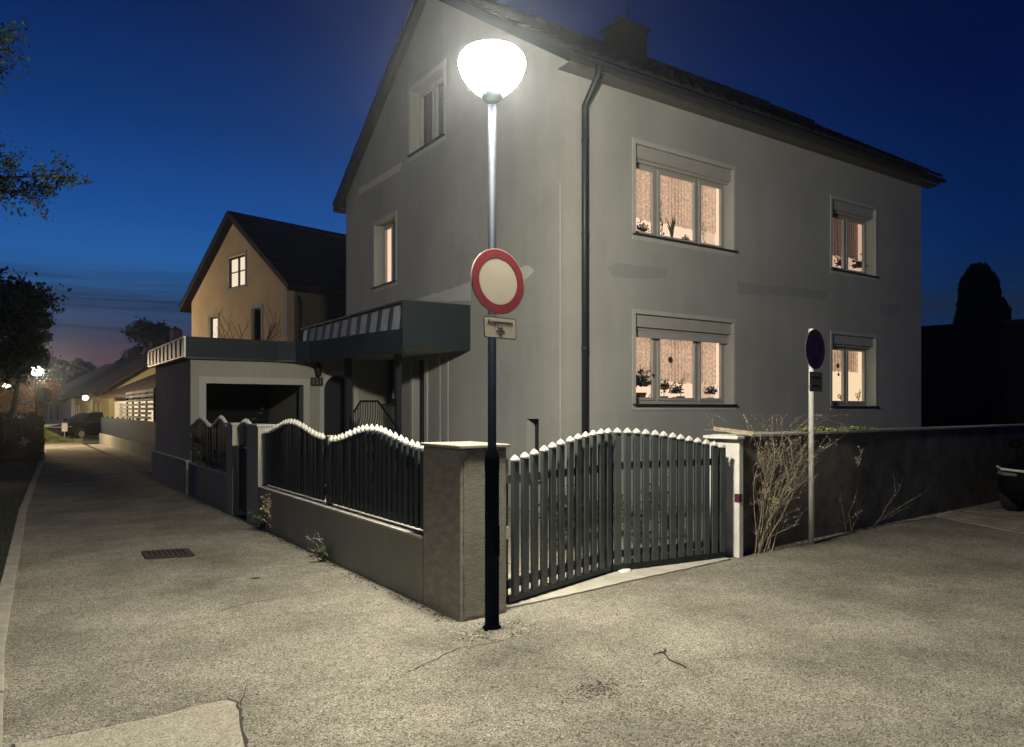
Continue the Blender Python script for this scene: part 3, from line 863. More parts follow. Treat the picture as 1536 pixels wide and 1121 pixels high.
# ------------------------------------------------------------ canopy + garage annexe
GY0, GY1 = 15.10, 19.2
gar = thing('garage', (2.9, GY0, 0), 'low flat roofed garage annexe with a dark open bay and metal clad canopy', 'garage')
bay = (3.18, S(455) if False else 0)
def Xat(u, y):
    r_ = (u - 768) / F; return y / (-r_ * ST + CT) * (r_ * CT + ST)
def Zat(u, v, y):
    r_ = (u - 768) / F; dep = y / (-r_ * ST + CT); return CAMZ - (v - 615) / F * dep
bx0, bx1 = Xat(309, GY0), Xat(455, GY0)
bz1 = Zat(309, 575, GY0)
ax0, ax1 = Xat(486, GY0), Xat(530, GY0)
az1 = Zat(506, 563, GY0)
ar = (ax1 - ax0) / 2
arch = [(ax0, 0.02), (ax1, 0.02)] + [(ax0 + ar + ar * math.cos(PI * i / 16), az1 - ar * 1.0 + ar * math.sin(PI * i / 16)) for i in range(17)]
mb = MB()
slab(mb, rect(2.84, HX0 - .002, 0, 2.86), [rect(bx0, bx1, .02, bz1), arch], (0, GY0, 0), (1, 0, 0), (0, 1, 0), .28)
mb.box(2.84, 3.06, GY0 + .28, GY1, 0, 2.86)
mb.box(3.06, HX0 - .002, GY1 - .2, GY1, 0, 2.86)
mb.box(ax0 - .35, ax0 - .2, GY0 + .28, GY1 - .2, 0, 2.86)
mb.build('wall', M['garage_plaster'], gar)
mb = MB(); q_ = .13
mb.box(bx0 - q_, bx0, GY0 - .015, GY0, .02, bz1); mb.box(bx1, bx1 + q_, GY0 - .015, GY0, .02, bz1)
mb.box(bx0 - q_, bx1 + q_, GY0 - .015, GY0, bz1, bz1 + q_)
mb.build('bay_surround', M['plaster_trim'], gar)
mb = MB()
pts_o = [(ax0 + ar + (ar + .10) * math.cos(PI * i / 16), az1 - ar + (ar + .10) * math.sin(PI * i / 16)) for i in range(17)]
pts_i = [(ax0 + ar + (ar + .002) * math.cos(PI * i / 16), az1 - ar + (ar + .002) * math.sin(PI * i / 16)) for i in range(17)]
pts_o = [(ax1 + .10, 0.02)] + pts_o + [(ax0 - .10, .02)]; pts_i = [(ax1 + .002, .02)] + pts_i + [(ax0 - .002, .02)]
for i in range(len(pts_o) - 1):
    a_, b_, c_, d_ = pts_o[i], pts_o[i + 1], pts_i[i + 1], pts_i[i]
    mb.prism([(p[0], GY0 - .015, p[1]) for p in (a_, b_, c_, d_)], (0, .015, 0))
mb.build('arch_surround', M['plaster_trim'], gar)
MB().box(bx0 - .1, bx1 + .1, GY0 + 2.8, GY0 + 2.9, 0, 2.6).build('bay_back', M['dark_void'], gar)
MB().box(ax0 - .05, ax1 + .3, GY0 + .32, GY0 + .38, 0, 2.6).build('arch_door', M['door_dark'], gar)
# fascia band: garage front, curved inner corner, canopy edge, then back to the gable
fz0, fz1 = 2.60, 2.98
path = [(2.74, GY1 + .1), (2.74, 14.95), (3.76, 14.98), (4.45, 15.00), (4.78, 14.88), (4.98, 14.62), (5.09, 14.25), (5.15, 13.8), (5.20, 13.3), (5.29, 12.6), (5.42, 11.95), (5.53, 11.52)]
def ribbon(mb, path, z0, z1, th, inner):
    """vertical band following a path; thickness to the side of 'inner' point"""
    k = len(path); L = []
    for i, p in enumerate(path):
        p = Vector(p); a = Vector(path[max(i - 1, 0)]); b = Vector(path[min(i + 1, k - 1)])
        d = (b - a).normalized(); n_ = Vector((d.y, -d.x))
        if n_.dot(Vector(inner) - p) < 0: n_ = -n_
        L.append((p, p + n_ * th))
    for i in range(k - 1):
        (p, pi), (q, qi) = L[i], L[i + 1]
        mb.add([(p.x, p.y, z0), (q.x, q.y, z0), (q.x, q.y, z1), (p.x, p.y, z1), (pi.x, pi.y, z0), (qi.x, qi.y, z0), (qi.x, qi.y, z1), (pi.x, pi.y, z1)],
               [(0, 1, 2, 3), (7, 6, 5, 4), (0, 4, 5, 1), (3, 2, 6, 7)] + ([(0, 3, 7, 4)] if i == 0 else []) + ([(1, 5, 6, 2)] if i == k - 2 else []))
mb = MB()
ribbon(mb, path[1:], fz0, fz1, .06, (6.5, 15.5))
mb.prism([(5.53, 11.50, 2.66), (HX0 - .003, 11.42, 2.66), (HX0 - .003, 11.42, 3.47), (5.53, 11.50, 3.47)], (0, .06, 0))
mb.build('fascia', M['fascia'], gar, smooth=False)
# thin drip edge along the band
mb = MB(); ribbon(mb, [(x_ - .008, y_ - .008) for x_, y_ in path[1:]], fz0 - .03, fz0 - .001, .05, (6.5, 15.5)); mb.build('drip_edge', M['pipe'], gar)
# upper standing seam panels along the canopy edge (pale sheet between dark seams)
y0, y1 = 11.56, 16.9
xe = 5.56
pan = MB(); pan.add([(xe, y0, 2.90), (xe, y1, 2.90), (xe + .07, y1, 3.44), (xe + .07, y0, 3.44), (xe + .14, y0, 2.90), (xe + .14, y1, 2.90), (xe + .14, y1, 3.44), (xe + .14, y0, 3.44)],
    [(0, 3, 2, 1), (4, 5, 6, 7), (0, 1, 5, 4), (3, 7, 6, 2), (0, 4, 7, 3), (1, 2, 6, 5)])
pan.build('upper_cladding', M['fascia_light'], gar)
mb = MB(); y = y0
k_ = 0
while y < y1:
    mb.obox((xe - .045, y, 2.93), (.05, 0, 0), (0, .07, 0), (.07, 0, .51)); y += .49; k_ += 1
mb.box(xe - .02, xe + .16, y0 - .0, y1, 3.442, 3.475)
mb.build('seams', M['fascia'], gar)
mb = MB()  # flat roof deck
mb.prism([(2.80, GY1, 2.90), (2.80, 15.03, 2.90), (4.5, 15.05, 2.90), (5.0, 14.75, 2.90), (5.25, 13.4, 2.90), (5.6, 11.62, 2.90), (HX0 - .003, 11.52, 2.90), (HX0 - .003, GY1, 2.90)], (0, 0, .06))
mb.build('roof_deck', M['fascia'], gar)
mb = MB(); mb.prism([(2.80, GY1, 2.68), (2.80, 15.03, 2.68), (4.5, 15.05, 2.68), (5.0, 14.75, 2.68), (5.25, 13.4, 2.68), (5.6, 11.62, 2.68), (HX0 - .003, 11.52, 2.68), (HX0 - .003, 15.05, 2.68), ], (0, 0, .03))
mb.v = [v for v in mb.v]
mb = MB(); mb.prism([(4.5, 15.08, 2.68), (5.02, 14.78, 2.68), (5.27, 13.4, 2.68), (5.62, 11.62, 2.68), (HX0 - .003, 11.52, 2.68), (HX0 - .003, 15.08, 2.68)], (0, 0, .03))
mb.build('canopy_soffit', M['garage_plaster'], gar)
# street side of the garage fascia, the far lamp's light painted as white strips
mb = MB(); mb.box(2.745, 2.80, 15.02, GY1 + .1, fz0 + .03, fz1 - .03); mb.build('street_cladding', M['fascia'], gar)
mb = MB(); y = 15.02
while y < GY1 + .05:
    mb.box(2.715, 2.743, y, y + .27, fz0 + .03, fz1 - .03); y += .47
mb.box(2.70, 2.80, 15.012, GY1 + .1, fz0 - .005, fz0 + .028); mb.box(2.70, 2.80, 15.012, GY1 + .1, fz1 - .028, fz1 + .006)
mb.build('street_seams', M['fascia_lit'], gar)
# posts of the canopy
for (u_, y_) in ((522, 14.6),):
    x_ = Xat(u_, y_); MB().box(x_ - .06, x_ + .06, y_ - .06, y_ + .06, 0, 2.68).build('post', M['metal_dark'], gar)
x_ = Xat(597, 12.5); MB().box(x_ - .05, x_ + .05, 12.45, 12.55, 0, 2.68).build('post', M['metal_dark'], gar)
# wall lantern and number plate between bay and arch
lx = Xat(475, GY0); lz = Zat(475, 556, GY0)
mb = MB(); mb.lathe([(.02, -.13), (.06, -.10), (.085, .05), (.10, .06), (.05, .12), (.015, .16)], (lx, GY0 - .12, lz), 8); mb.box(lx - .012, lx + .012, GY0 - .10, GY0, lz + .08, lz + .10)
mb.build('wall_lantern', M['iron'], gar)
nz_ = Zat(475, 573, GY0)
npl = MB().box(lx - .13, lx + .13, GY0 - .02, GY0 - .001, nz_ - .09, nz_ + .09).build('number_plate', M['door_dark'], gar)
text_mesh('121', .15, (lx, GY0 - .0215, nz_), (1, 0, 0), (0, 0, 1), (0, -1, 0), M['sign_grey'], 'number', npl)

# entrance steps and curved railing
er = thing('stair_railing', (5.6, 13.0, 0), 'dark wrought iron stair railing with bulging bars before the arched door', 'railing')
def R3(u, v, d): return W(u, v, d)
prof = [(531, 618, 14.6), (541, 602, 14.3), (567, 602, 13.7), (598, 645, 12.9), (603, 668, 12.7)]
top = [R3(*p) for p in prof]
MB().tube(top, .020, 6).build('handrail', M['iron'], er)
bars = MB()
for a_, b_ in zip(top[:-1], top[1:]):
    k = max(2, int((b_ - a_).length / .10))
    for i in range(k):
        p = a_.lerp(b_, i / k); bot = Vector((p.x, p.y, max(.15, p.z - .95)))
        o_ = Vector((-.09, -.05, 0)); h_ = p.z - bot.z
        bars.tube([p, p - Vector((0, 0, h_ * .3)), p + o_ * .6 - Vector((0, 0, h_ * .5)), p + o_ - Vector((0, 0, h_ * .7)), bot + o_ * .5], .009, 5)
b_ = bars.build('bars', M['iron'], er)
st = thing('entrance_steps', (6.0, 13.5, 0), 'grey concrete entrance steps below the canopy', 'steps')
mb = MB(); mb.box(6.0, HX0 - .04, 13.0, 15.06, -.01, .80)
for i in range(4): mb.box(6.0, HX0 - .04, 13.0 - .28 * (i + 1), 13.0 - .28 * i, -.01, .80 - .17 * (i + 1))
mb.build('treads', M['concrete'], st)

# ------------------------------------------------------------ left fence: pillar, plinths, picket panels
FX = 2.806
tB = Vector((.997, .078, 0)).normalized(); nB = Vector((-tB.y, tB.x, 0))
pil = thing('gate_pillar', (FX + .22, 5.15, 0), 'broad roughcast corner pillar with a flat stone cap behind the lamp pole', 'pillar')
foot = [Vector((FX, 4.85, 0)), Vector((FX, 4.85, 0)) + tB * .445, Vector((FX + .445, 5.46, 0)), Vector((FX, 5.46, 0))]
MB().prism([p + Vector((0, 0, -.02)) for p in foot], (0, 0, 1.325)).build('shaft', M['pillar'], pil, bevel=.012)
cc = sum(foot, Vector()) / 4
MB().prism([cc + (p - cc) * 1.08 + Vector((0, 0, 1.306)) for p in foot], (0, 0, .026)).build('cap', M['kerbstone'], pil, bevel=.006)
# irregular thicker render coat on the street face
qv = rough_poly([(.03, .03), (.42, .03), (.42, 1.28), (.09, 1.27), (.03, 1.2)], .05, .004, 9)
MB().prism([Vector((FX, 4.85, 0)) + tB * p.x + Vector((0, 0, p.y)) - nB * .007 for p in qv], nB * .010).build('roughcast_coat', M['combed'], pil)
MB().lathe([(.0, 0), (.028, .004), (.03, .014), (.01, .02)], (0, 0, 0), 12)

def plinth(name, y0, y1, h, label, x=FX, th=.24, m=None, capm=None):
    t = thing(name, (x + th / 2, y0, 0), label, 'wall')
    MB().box(x, x + th, y0, y1, -.02, h).build('wall', m or M['plinth'], t)
    MB().box(x - .012, x + th + .012, y0, y1, h + .001, h + .022).build('coping', capm or M['stone_cap'], t, bevel=.003)
    return t
plinth('fence_wall', 5.462, 10.30, .54, 'low grey rendered wall carrying the two large wavy picket panels')
def small_pillar(y0, y1, label, h=1.37):
    t = thing('fence_pillar', (FX + .12, y0, 0), label, 'pillar')
    MB().box(FX - .01, FX + .25, y0 + .002, y1 - .002, -.02, h).build('shaft', M['garage_plaster'], t, bevel=.006)
    MB().box(FX - .03, FX + .27, y0 - .015, y1 + .015, h + .001, h + .03).build('cap', M['stone_cap'], t)
    return t
small_pillar(10.305, 10.90, 'plain pale pillar between the large fence panels and the small gate')
small_pillar(11.72, 12.10, 'farther plain pillar beyond the small side gate, with a letter slot')
plinth('fence_wall', 12.105, 15.05, .58, 'short low wall under the small fence panels beside the garage')
plinth('fence_wall', 15.06, GY1, .62, 'dark plinth along the street side of the garage', x=FX - .05, th=.085)

fin_mesh = {}
def finial_mb(kind):
    mb = MB()
    if kind == 'gate':
        mb.lathe([(.024, 0), (.041, .008), (.041, .018), (.026, .038), (.004, .056)], (0, 0, 0), 4)
        mb.xf(Matrix.Rotation(PI / 4, 4, 'Z'))
    else:
        mb.lathe([(.016, 0), (.030, .014), (.033, .030), (.019, .056), (.003, .076)], (0, 0, 0), 8)
    return mb
def picket_panel(name, loc, rz, L, z0, zt, n, label, cat, group, m, w=.07, bulge='wave', rails=(.15, .84), fk='fence', posts=True, d=.022, edge=0):
    """panel in local coordinates: runs along +x from 0..L, street side is -y"""
    t = thing(name, loc, label, cat, group, rz)
    sp = L / n
    proto = None; fproto = None
    for i in range(n):
        x = sp * (i + .5)
        zz = zt(x / L)
        mb = MB(); mb.box(-w / 2, w / 2, -d / 2, d / 2, z0, zz)
        p = mb.build('picket', m, t, local=True); p.location = (x, -.028, 0)
        p.rotation_euler = (rnd.uniform(-.004, .004), rnd.uniform(-.004, .004), rnd.uniform(-.02, .02))
        if fproto is None:
            fproto = finial_mb(fk).build('finial', M['finial'], p, local=True, smooth=False); f_ = fproto
        else:
            f_ = fproto.copy(); COL.objects.link(f_); f_.parent = p
        f_.location = (0, 0, zz)
    for k, z_ in enumerate(rails):
        z_ = z0 + (min(zt(0), zt(1)) - z0) * z_
        MB().box(0, L, -.012, .028, z_ - .035, z_ + .035).build('rail', m, t, local=True)
    return t
wave = lambda lo, hi: (lambda q: lo + (hi - lo) * (.5 - .5 * math.cos(2 * PI * q)))
# panels run from far to near when seen from the street: local +x = world -Y, street side local -y = world -X
def fence_panel(y0, y1, n, lo, hi, z0, label):
    return picket_panel('picket_fence', (FX + .09, y1 - .05, 0), -PI / 2, y1 - y0 - .10, z0, wave(lo, hi), n, label, 'fence', 'wavy topped picket fence panels', M['metal_dark'], w=.072, d=.026)
fence_panel(5.47, 7.82, 21, 1.25, 1.39, .60, 'large dark picket fence panel with a wavy white tipped top next to the corner pillar')
fence_panel(7.88, 10.29, 21, 1.27, 1.42, .60, 'large dark wavy picket fence panel farther along the low wall')
fence_panel(12.12, 13.42, 11, 1.30, 1.44, .64, 'small arched picket panel beyond the side gate')
fence_panel(13.46, 15.02, 12, 1.30, 1.42, .64, 'small arched picket panel against the garage corner')
def post(y, label, h=1.31):
    t = thing('fence_post', (FX + .09, y, 0), label, 'post', 'square metal fence posts')
    MB().box(FX + .06, FX + .12, y - .025, y + .025, .56, h).build('shaft', M['gate_metal'], t)
    MB().box(FX + .052, FX + .128, y - .033, y + .033, h + .001, h + .012).build('cap', M['galv'], t)
post(7.85, 'square metal post between the two large fence panels'); post(13.44, 'thin metal post between the two small fence panels')
# small side gate
sg = thing('side_gate', (FX + .12, 11.3, 0), 'narrow dark side gate between two pale pillars', 'gate')
mb = MB()
for i in range(7):
    y_ = 10.95 + .11 * i; mb.box(FX + .08, FX + .10, y_, y_ + .085, .08, 1.30 + .10 * math.sin(PI * (i + .5) / 7))
mb.build('boards', M['metal_dark'], sg)
mb = MB(); mb.box(FX + .101, FX + .13, 10.93, 11.70, .25, .31); mb.box(FX + .101, FX + .13, 10.93, 11.70, 1.1, 1.16); mb.build('rails', M['metal_dark'], sg)
fproto = finial_mb('fence')
for i in range(7):
    y_ = 10.9925 + .11 * i; f_ = MB(); f_.v = [v + Vector((FX + .09, y_, 1.30 + .10 * math.sin(PI * (i + .5) / 7))) for v in fproto.v]; f_.f = list(fproto.f); f_.build('finial', M['finial'], sg)
mb = MB(); mb.box(FX + .03, FX + .08, 10.97, 11.0, .95, 1.16); mb.tube([(FX + .02, 10.98, 1.05), (FX + .02, 11.10, 1.05)], .014, 6); mb.build('handle', M['white_paint'], sg)

# ------------------------------------------------------------ driveway gate (two leaves, slightly open)
def gate_leaf(p0, p1, zt, n, label, meet_right):
    p0 = Vector(p0); p1 = Vector(p1); d = p1 - p0; L = d.length
    t = picket_panel('gate_leaf', (p0.x, p0.y, 0), math.atan2(d.y, d.x), L, .085, zt, n, label, 'gate', 'two leaves of the driveway gate', M['gate_metal'], w=.070, rails=(.085, .875), fk='gate', d=.032)
    MB().box(0, L, -.02, .03, .03, .078).build('bottom_bar', M['metal_dark'], t, local=True)
    xs = (L - .045, L - .005) if meet_right else (.005, .045)
    MB().box(xs[0], xs[1], .03, .07, .06, zt(1 if meet_right else 0) - .02).build('stile', M['gate_metal'], t, local=True)
    xs = (.0, .045) if meet_right else (L - .045, L)
    MB().box(xs[0], xs[1], .03, .07, .06, 1.2).build('stile', M['gate_metal'], t, local=True)
    return t
gl = gate_leaf((3.36, 5.04), (4.86, 5.49), lambda q: 1.17 + .20 * math.sin(q * PI / 2) ** 1.3, 12, 'left leaf of the grey picket driveway gate, rising to the middle', True)
gr = gate_leaf((4.885, 5.49), (6.37, 5.35), lambda q: 1.185 + .185 * math.cos(q * PI / 2) ** 1.1, 13, 'right leaf of the grey picket driveway gate, falling to the white post', False)
mb = MB(); mb.lathe([(.02, 0), (.026, .01), (.026, .09), (.02, .1)], (3.31, 4.98, .56), 8); tag(mb.build('gate_latch', M['white_paint']), 'small white latch on the pillar side of the gate', 'latch')
# white post, gate hinge and street wall
Wd = Vector((5.40, .46, 0)).normalized(); Wn = Vector((-Wd.y, Wd.x, 0)); w0 = Vector((6.50, 5.41, 0))
sw_ = thing('street_wall', w0, 'long dark weathered garden wall with a pale coping right of the gate', 'wall')
MB().obox(w0 + Wd * .10 + Vector((0, 0, -.02)), Wd * 26, Wn * .26, (0, 0, 1.315)).build('wall', M['wall_dark'], sw_)
MB().obox(w0 + Wd * .10 - Wn * .03 + Vector((0, 0, 1.296)), Wd * 26, Wn * .32, (0, 0, .03)).build('coping', M['stone_cap'], sw_, bevel=.006)
wp = thing('gate_post', w0, 'white painted gate post at the end of the street wall', 'post')
MB().obox(w0 + Wd * .02 - Wn * .13 + Vector((0, 0, -.02)), Wd * .078, Wn * .41, (0, 0, 1.30)).build('shaft', M['white_paint'], wp, bevel=.006)
MB().obox(w0 - Wd * .04 - Wn * .15 + Vector((0, 0, 1.281)), Wd * .138, Wn * .45, (0, 0, .035)).build('cap', M['white_paint'], wp, bevel=.006)
MB().obox(w0 + Wd * .013 - Wn * .135 + Vector((0, 0, .60)), Wd * .05, Wn * .06, (0, 0, .09)).build('hinge_plate', M['sign_dullred'], wp)
# a small flat white stone lies before the gate
st_ = G(937, 859); mb = MB(); mb.lathe([(.06, 0), (.085, .012), (.07, .028), (.03, .034)], (0, 0, 0), 9)
mb.xf(Matrix.Translation((st_.x, st_.y, 0)) @ Matrix.Rotation(.5, 4, 'Z') @ Matrix.Diagonal((1.25, .8, 1, 1)))
tag(mb.build('stone', M['white_paint'], smooth=True), 'flat white stone lying on the ground before the gate', 'stone')

# ------------------------------------------------------------ right hand road sign
rp = Vector((7.94, 5.36, 0))
rs = thing('road_sign', rp, 'no stopping sign with a grey plate on a pale pole by the street wall', 'traffic sign')
MB().lathe([(.032, -.01), (.032, 2.56), (.025, 2.57)], rp, 16).build('pole', M['white_paint'], rs, smooth=True)
ang = math.radians(310.8) # in camera axes
nx, ny = math.cos(ang), math.sin(ang)
rn = Vector((nx * CT + ny * ST, -nx * ST + ny * CT, 0)).normalized()
ra = Vector((-rn.y, rn.x, 0))
dc = rp + Vector((0, 0, 2.32)) + rn * .045
disc(MB(), dc, ra, rn, .238, .004).build('plate', M['sign_grey'], rs)
ring(MB(), dc + rn * .005, ra, rn, .185, .232, .002).build('red_rim', M['sign_dullred'], rs)
disc(MB(), dc + rn * .0045, ra, rn, .183, .0015).build('blue_face', M['sign_blue'], rs)
mb = MB(); Z = Vector((0, 0, 1))
for s_ in (1, -1):
    dd = (ra * s_ + Z).normalized(); ee = (ra * -s_ + Z).normalized() if s_ == 1 else (ra + Z).normalized()
    o_ = dc + rn * (.0065 + .0008 * s_) - dd * .183 - ee * .022
    mb.obox(o_, dd * .366, ee * .044, rn * .0007)
mb.build('red_cross', M['sign_dullred'], rs)
pc2 = rp + Vector((0, 0, 1.935)) + rn * .045 + ra * .02
plate(pc2, .30, .235, .003, .01, ra, Z, rn).build('text_plate', M['sign_grey'], rs)
mb = MB()
for k in (-1, 1): mb.obox(pc2 + rn * .0035 - ra * .10 + Z * (k * .05 - .014), ra * .20, Z * .028, rn * .0006)
mb.build('text_rows', M['ink'], rs)
for z_ in (2.50, 2.14, 1.86): MB().lathe([(.037, 0), (.037, .03)], rp + Vector((0, 0, z_)), 12).build('clamp', M['galv'], rs)

# ------------------------------------------------------------ plants: twigs and leaves
def twigs(mb, lf, base, d, L, r, depth, rn_, leaf=0.02, bend=.25, leafp=.5, split=(2, 3)):
    k = 5; pts = [Vector(base)]; dd = Vector(d).normalized()
    for i in range(k):
        dd = (dd + Vector((rn_.uniform(-bend, bend), rn_.uniform(-bend, bend), rn_.uniform(-bend * .6, bend * .6)))).normalized()
        pts.append(pts[-1] + dd * (L / k))
    mb.tube(pts, [r * (1 - .6 * i / k) for i in range(k + 1)], 4 if depth < 2 else 5, cap=False)
    if lf is not None and depth <= 1:
        for p in pts[1:]:
            for _ in range(3):
                if rn_.random() < leafp: leafquad(lf, p + Vector([rn_.gauss(0, leaf * .8) for _ in range(3)]), leaf * rn_.uniform(.5, 1.2), rn_)
    if depth > 0:
        for j in range(rn_.randint(*split) + 1):
            i = rn_.randint(1, k); q = (dd + Vector((rn_.uniform(-.9, .9), rn_.uniform(-.9, .9), rn_.uniform(-.4, .7)))).normalized()
            twigs(mb, lf, pts[i], q, L * rn_.uniform(.45, .7), r * .55, depth - 1, rn_, leaf, bend, leafp, split)
def leafquad(mb, c, s_, rn_, asp=.55):
    a = Vector([rn_.gauss(0, 1) for _ in range(3)]).normalized(); b = a.cross(Vector([rn_.gauss(0, 1) for _ in range(3)])).normalized()
    c = Vector(c)
    mb.add([c - a * s_, c + b * s_ * asp, c + a * s_, c - b * s_ * asp], [(0, 1, 2, 3)])
# big dry bush before the street wall
r1 = random.Random(11)
bb = W(1150, 826, 8.45)
tb = thing('dry_bush', (7.05, 5.36, 0), 'tall dry leafless bush fanning up in front of the street wall', 'bush')
st1, lf1 = MB(), MB()
for i in range(19):
    bx = 6.86 + r1.uniform(0, .30); b0 = (bx, 5.36 + r1.uniform(-.04, .02), 0)
    lean = r1.uniform(-.06, .42)
    twigs(st1, lf1, b0, (lean, r1.uniform(-.10, .03), 1), r1.uniform(.75, 1.2), .0050, 3, r1, .0105, .15, .38, (1, 2))
for mb_ in (st1, lf1):
    for v in mb_.v:
        lim = 5.395 + (v.x - 6.58) * .085
        if v.z < 1.36 and v.y > lim: v.y = lim - (v.y - lim) * .3
        if v.z > 1.55: v.z = 1.55 - (v.z - 1.55) * .3
        if v.x > 8.06: v.x = 8.06 - (v.x - 8.06) * .5
        if v.x < 6.72: v.x = 6.72 + (6.72 - v.x) * .5
st1.build('stems', M['dry_twig'], tb); lf1.build('dry_leaves', M['dry_leaf'], tb)
# thin weeds along the wall foot
def weed(base, d, L, label, seed, leaf=.012, m='dry_twig', depth=1, lm='dry_leaf', n=2):
    r = random.Random(seed); t = thing('weed', base, label, 'weed'); a, b = MB(), MB()
    for i in range(n): twigs(a, b, base, Vector(d) + Vector((r.uniform(-.1, .1), r.uniform(-.05, .05), 0)), L * r.uniform(.8, 1.1), .0035, depth, r, leaf, .14, .7, (1, 2))
    for mb_ in (a, b):
        for v in mb_.v: v.z = max(v.z, .004)
    a.build('stems', M[m], t); b.build('leaves', M[lm], t)
weed(G(1268, 800), (.03, -.1, 1), .42, 'short upright dead weed at the wall foot right of the pole', 21)
weed(G(1277, 797), (.10, -.1, 1), .60, 'taller thin dead weed next to the short one at the wall foot', 22)
weed(G(1308, 792), (.9, -.1, .45), .75, 'long stalk leaning right low over the wall foot', 23)
weed(W(1283, 700, 9.3) + Vector((0, -.03, 0)), (.1, -.1, 1), .16, 'small dry sprig hanging on the face of the street wall', 24)
weed(G(484, 838) , (-.1, -.02, 1), .20, 'pale flowering weed growing at the foot of the fence wall', 25, .014, n=3, lm='stone')
weed(G(487, 842), (-.3, -.3, .5), .16, 'low spreading weed at the foot of the fence wall', 26, .02, lm='leaf_mid', n=4)
weed(G(412, 800), (-.2, -.1, 1), .34, 'clump of weeds before the low wall close to the plain pillar', 27, .02, lm='dry_leaf', n=5)
weed(G(398, 795), (-.4, -.3, .8), .25, 'ragged dark weeds at the foot of the plain pillar', 28, .025, lm='leaf_mid', n=5)
# creeper along the top of the street wall
r2 = random.Random(5); cm_, cl_ = MB(), MB()
for i in range(46):
    x = r2.uniform(8.15, 10.0) if i % 3 else r2.uniform(8.2, 9.2); y = 5.42 + (x - 6.58) * .085 + .1
    for _ in range(8): leafquad(cl_, (x + r2.gauss(0, .05), y + r2.gauss(0, .05), 1.335 + abs(r2.gauss(0, .018))), .022, r2, .8)
for x in (8.3, 8.9, 9.5): cm_.tube([(x, 5.66 + (x - 8.1) * .085, 1.334), (x + .3, 5.68 + (x - 8.1) * .085, 1.345), (x + .6, 5.70 + (x - 8.1) * .085, 1.334)], .006, 5)
t = thing('creeper', (8.2, 5.66, 1.33), 'small leafed creeper lying on the coping of the street wall', 'plant')
cl_.build('leaves', M['leaf_pale'], t); cm_.build('stems', M['dry_twig'], t)
# twig on the asphalt
ta = [G(990, 978), G(998, 983), G(1005, 992), G(1020, 998), G(1030, 1003)]
mb = MB(); mb.tube([p + Vector((0, 0, .008)) for p in ta], .004, 5); mb.tube([G(980, 983) + Vector((0, 0, .006)), G(996, 980) + Vector((0, 0, .012)), G(998, 975) + Vector((0, 0, .012))], .004, 5)
tag(mb.build('twig', M['bark']), 'thin dark twig lying on the asphalt right of the lamp foot', 'twig')
mb = MB(); c_ = G(385, 868); mb.add([c_ + Vector(p) for p in ((-.07, -.01, .004), (-.02, .02, .012), (.05, .015, .006), (.07, .03, .01), (.03, -.012, .006), (-.03, -.02, .01))], [(0, 1, 2, 3, 4, 5)])
tag(mb.build('leaf', M['bark']), 'single dark dead leaf on the lane between the drain cover and the fence', 'leaf')

# drain cover
dcv = thing('drain_cover', G(252, 832), 'rectangular dark iron drain grate in the lane', 'drain cover')
c_ = G(252, 832); mb = MB()
dg = [G(215, 829), G(280, 825), G(290, 835), G(222, 839)]
mb.prism([p + Vector((0, 0, .002)) for p in dg], (0, 0, .004)); mb.build('pan', M['dark_void'], dcv)
mb = MB()
A_, B_, C_, D_ = dg
for i in range(9):
    f0 = i / 9; f1 = f0 + .07
    mb.prism([A_.lerp(B_, f0) + Vector((0, 0, .0065)), A_.lerp(B_, f1) + Vector((0, 0, .0065)), D_.lerp(C_, f1) + Vector((0, 0, .0065)), D_.lerp(C_, f0) + Vector((0, 0, .0065))], (0, 0, .008))
mb.build('bars', M['iron_cover'], dcv)
mb = MB()
for (p, q) in ((A_, B_), (B_, C_), (C_, D_), (D_, A_)):
    d_ = (q - p).normalized(); n_ = Vector((-d_.y, d_.x, 0)) * .02; mb.prism([p - n_ + Z * .002, q - n_ + Z * .002, q + n_ + Z * .002, p + n_ + Z * .002], (0, 0, .015))
mb.build('rim', M['iron_cover'], dcv)

# garden shrubs behind the gate
def bush(name, loc, rx, ry, rz, n, leaf, m, label, seed, cat='bush', stemn=6, bark='bark', group=None):
    r = random.Random(seed); t = thing(name, loc, label, cat, group); lf = MB(); sm = MB(); loc = Vector(loc)
    cl_ = [(Vector((r.uniform(-1, 1) * rx * .75, r.uniform(-1, 1) * ry * .75, rz * r.uniform(.35, 1.0) )), r.uniform(.25, .5)) for _ in range(max(5, n // 150))]
    for c, s_ in cl_:
        for _ in range(n // len(cl_)):
            p = c + Vector((r.gauss(0, rx * s_ * .5), r.gauss(0, ry * s_ * .5), r.gauss(0, rz * s_ * .32)))
            if p.z < .03: p.z = .03 + r.random() * .1
            leafquad(lf, loc + p, leaf * r.uniform(.6, 1.3), r)
        sm.tube([loc, loc + c * .5 + Vector((0, 0, .1)), loc + c], [.012 * rz + .004, .008 * rz + .003, .003], 5, cap=False)
    lf.build('foliage', m, t); sm.build('stems', M[bark], t)
    return t
bush('shrub', (5.6, 6.9, 0), .55, .35, .62, 1500, .03, M['leaf_mid'], 'leafy shrub behind the middle of the driveway gate', 31)
bush('shrub', (6.5, 6.7, 0), .50, .35, .55, 1200, .03, M['leaf_mid'], 'leafy shrub behind the white gate post', 32)
bush('shrub', (4.6, 7.6, 0), .6, .3, .45, 1200, .03, M['leaf_pale'], 'low pale flowering shrub behind the left gate leaf', 33)
r3 = random.Random(8); a_, b_ = MB(), MB()
for i in range(12):
    an = r3.uniform(0, 2 * PI); twigs(a_, b_, (3.3, 13.9, .0), (math.cos(an) * .35, math.sin(an) * .35, 1), r3.uniform(.8, 1.25), .008, 1, r3, .05, .3, .9, (1, 2))
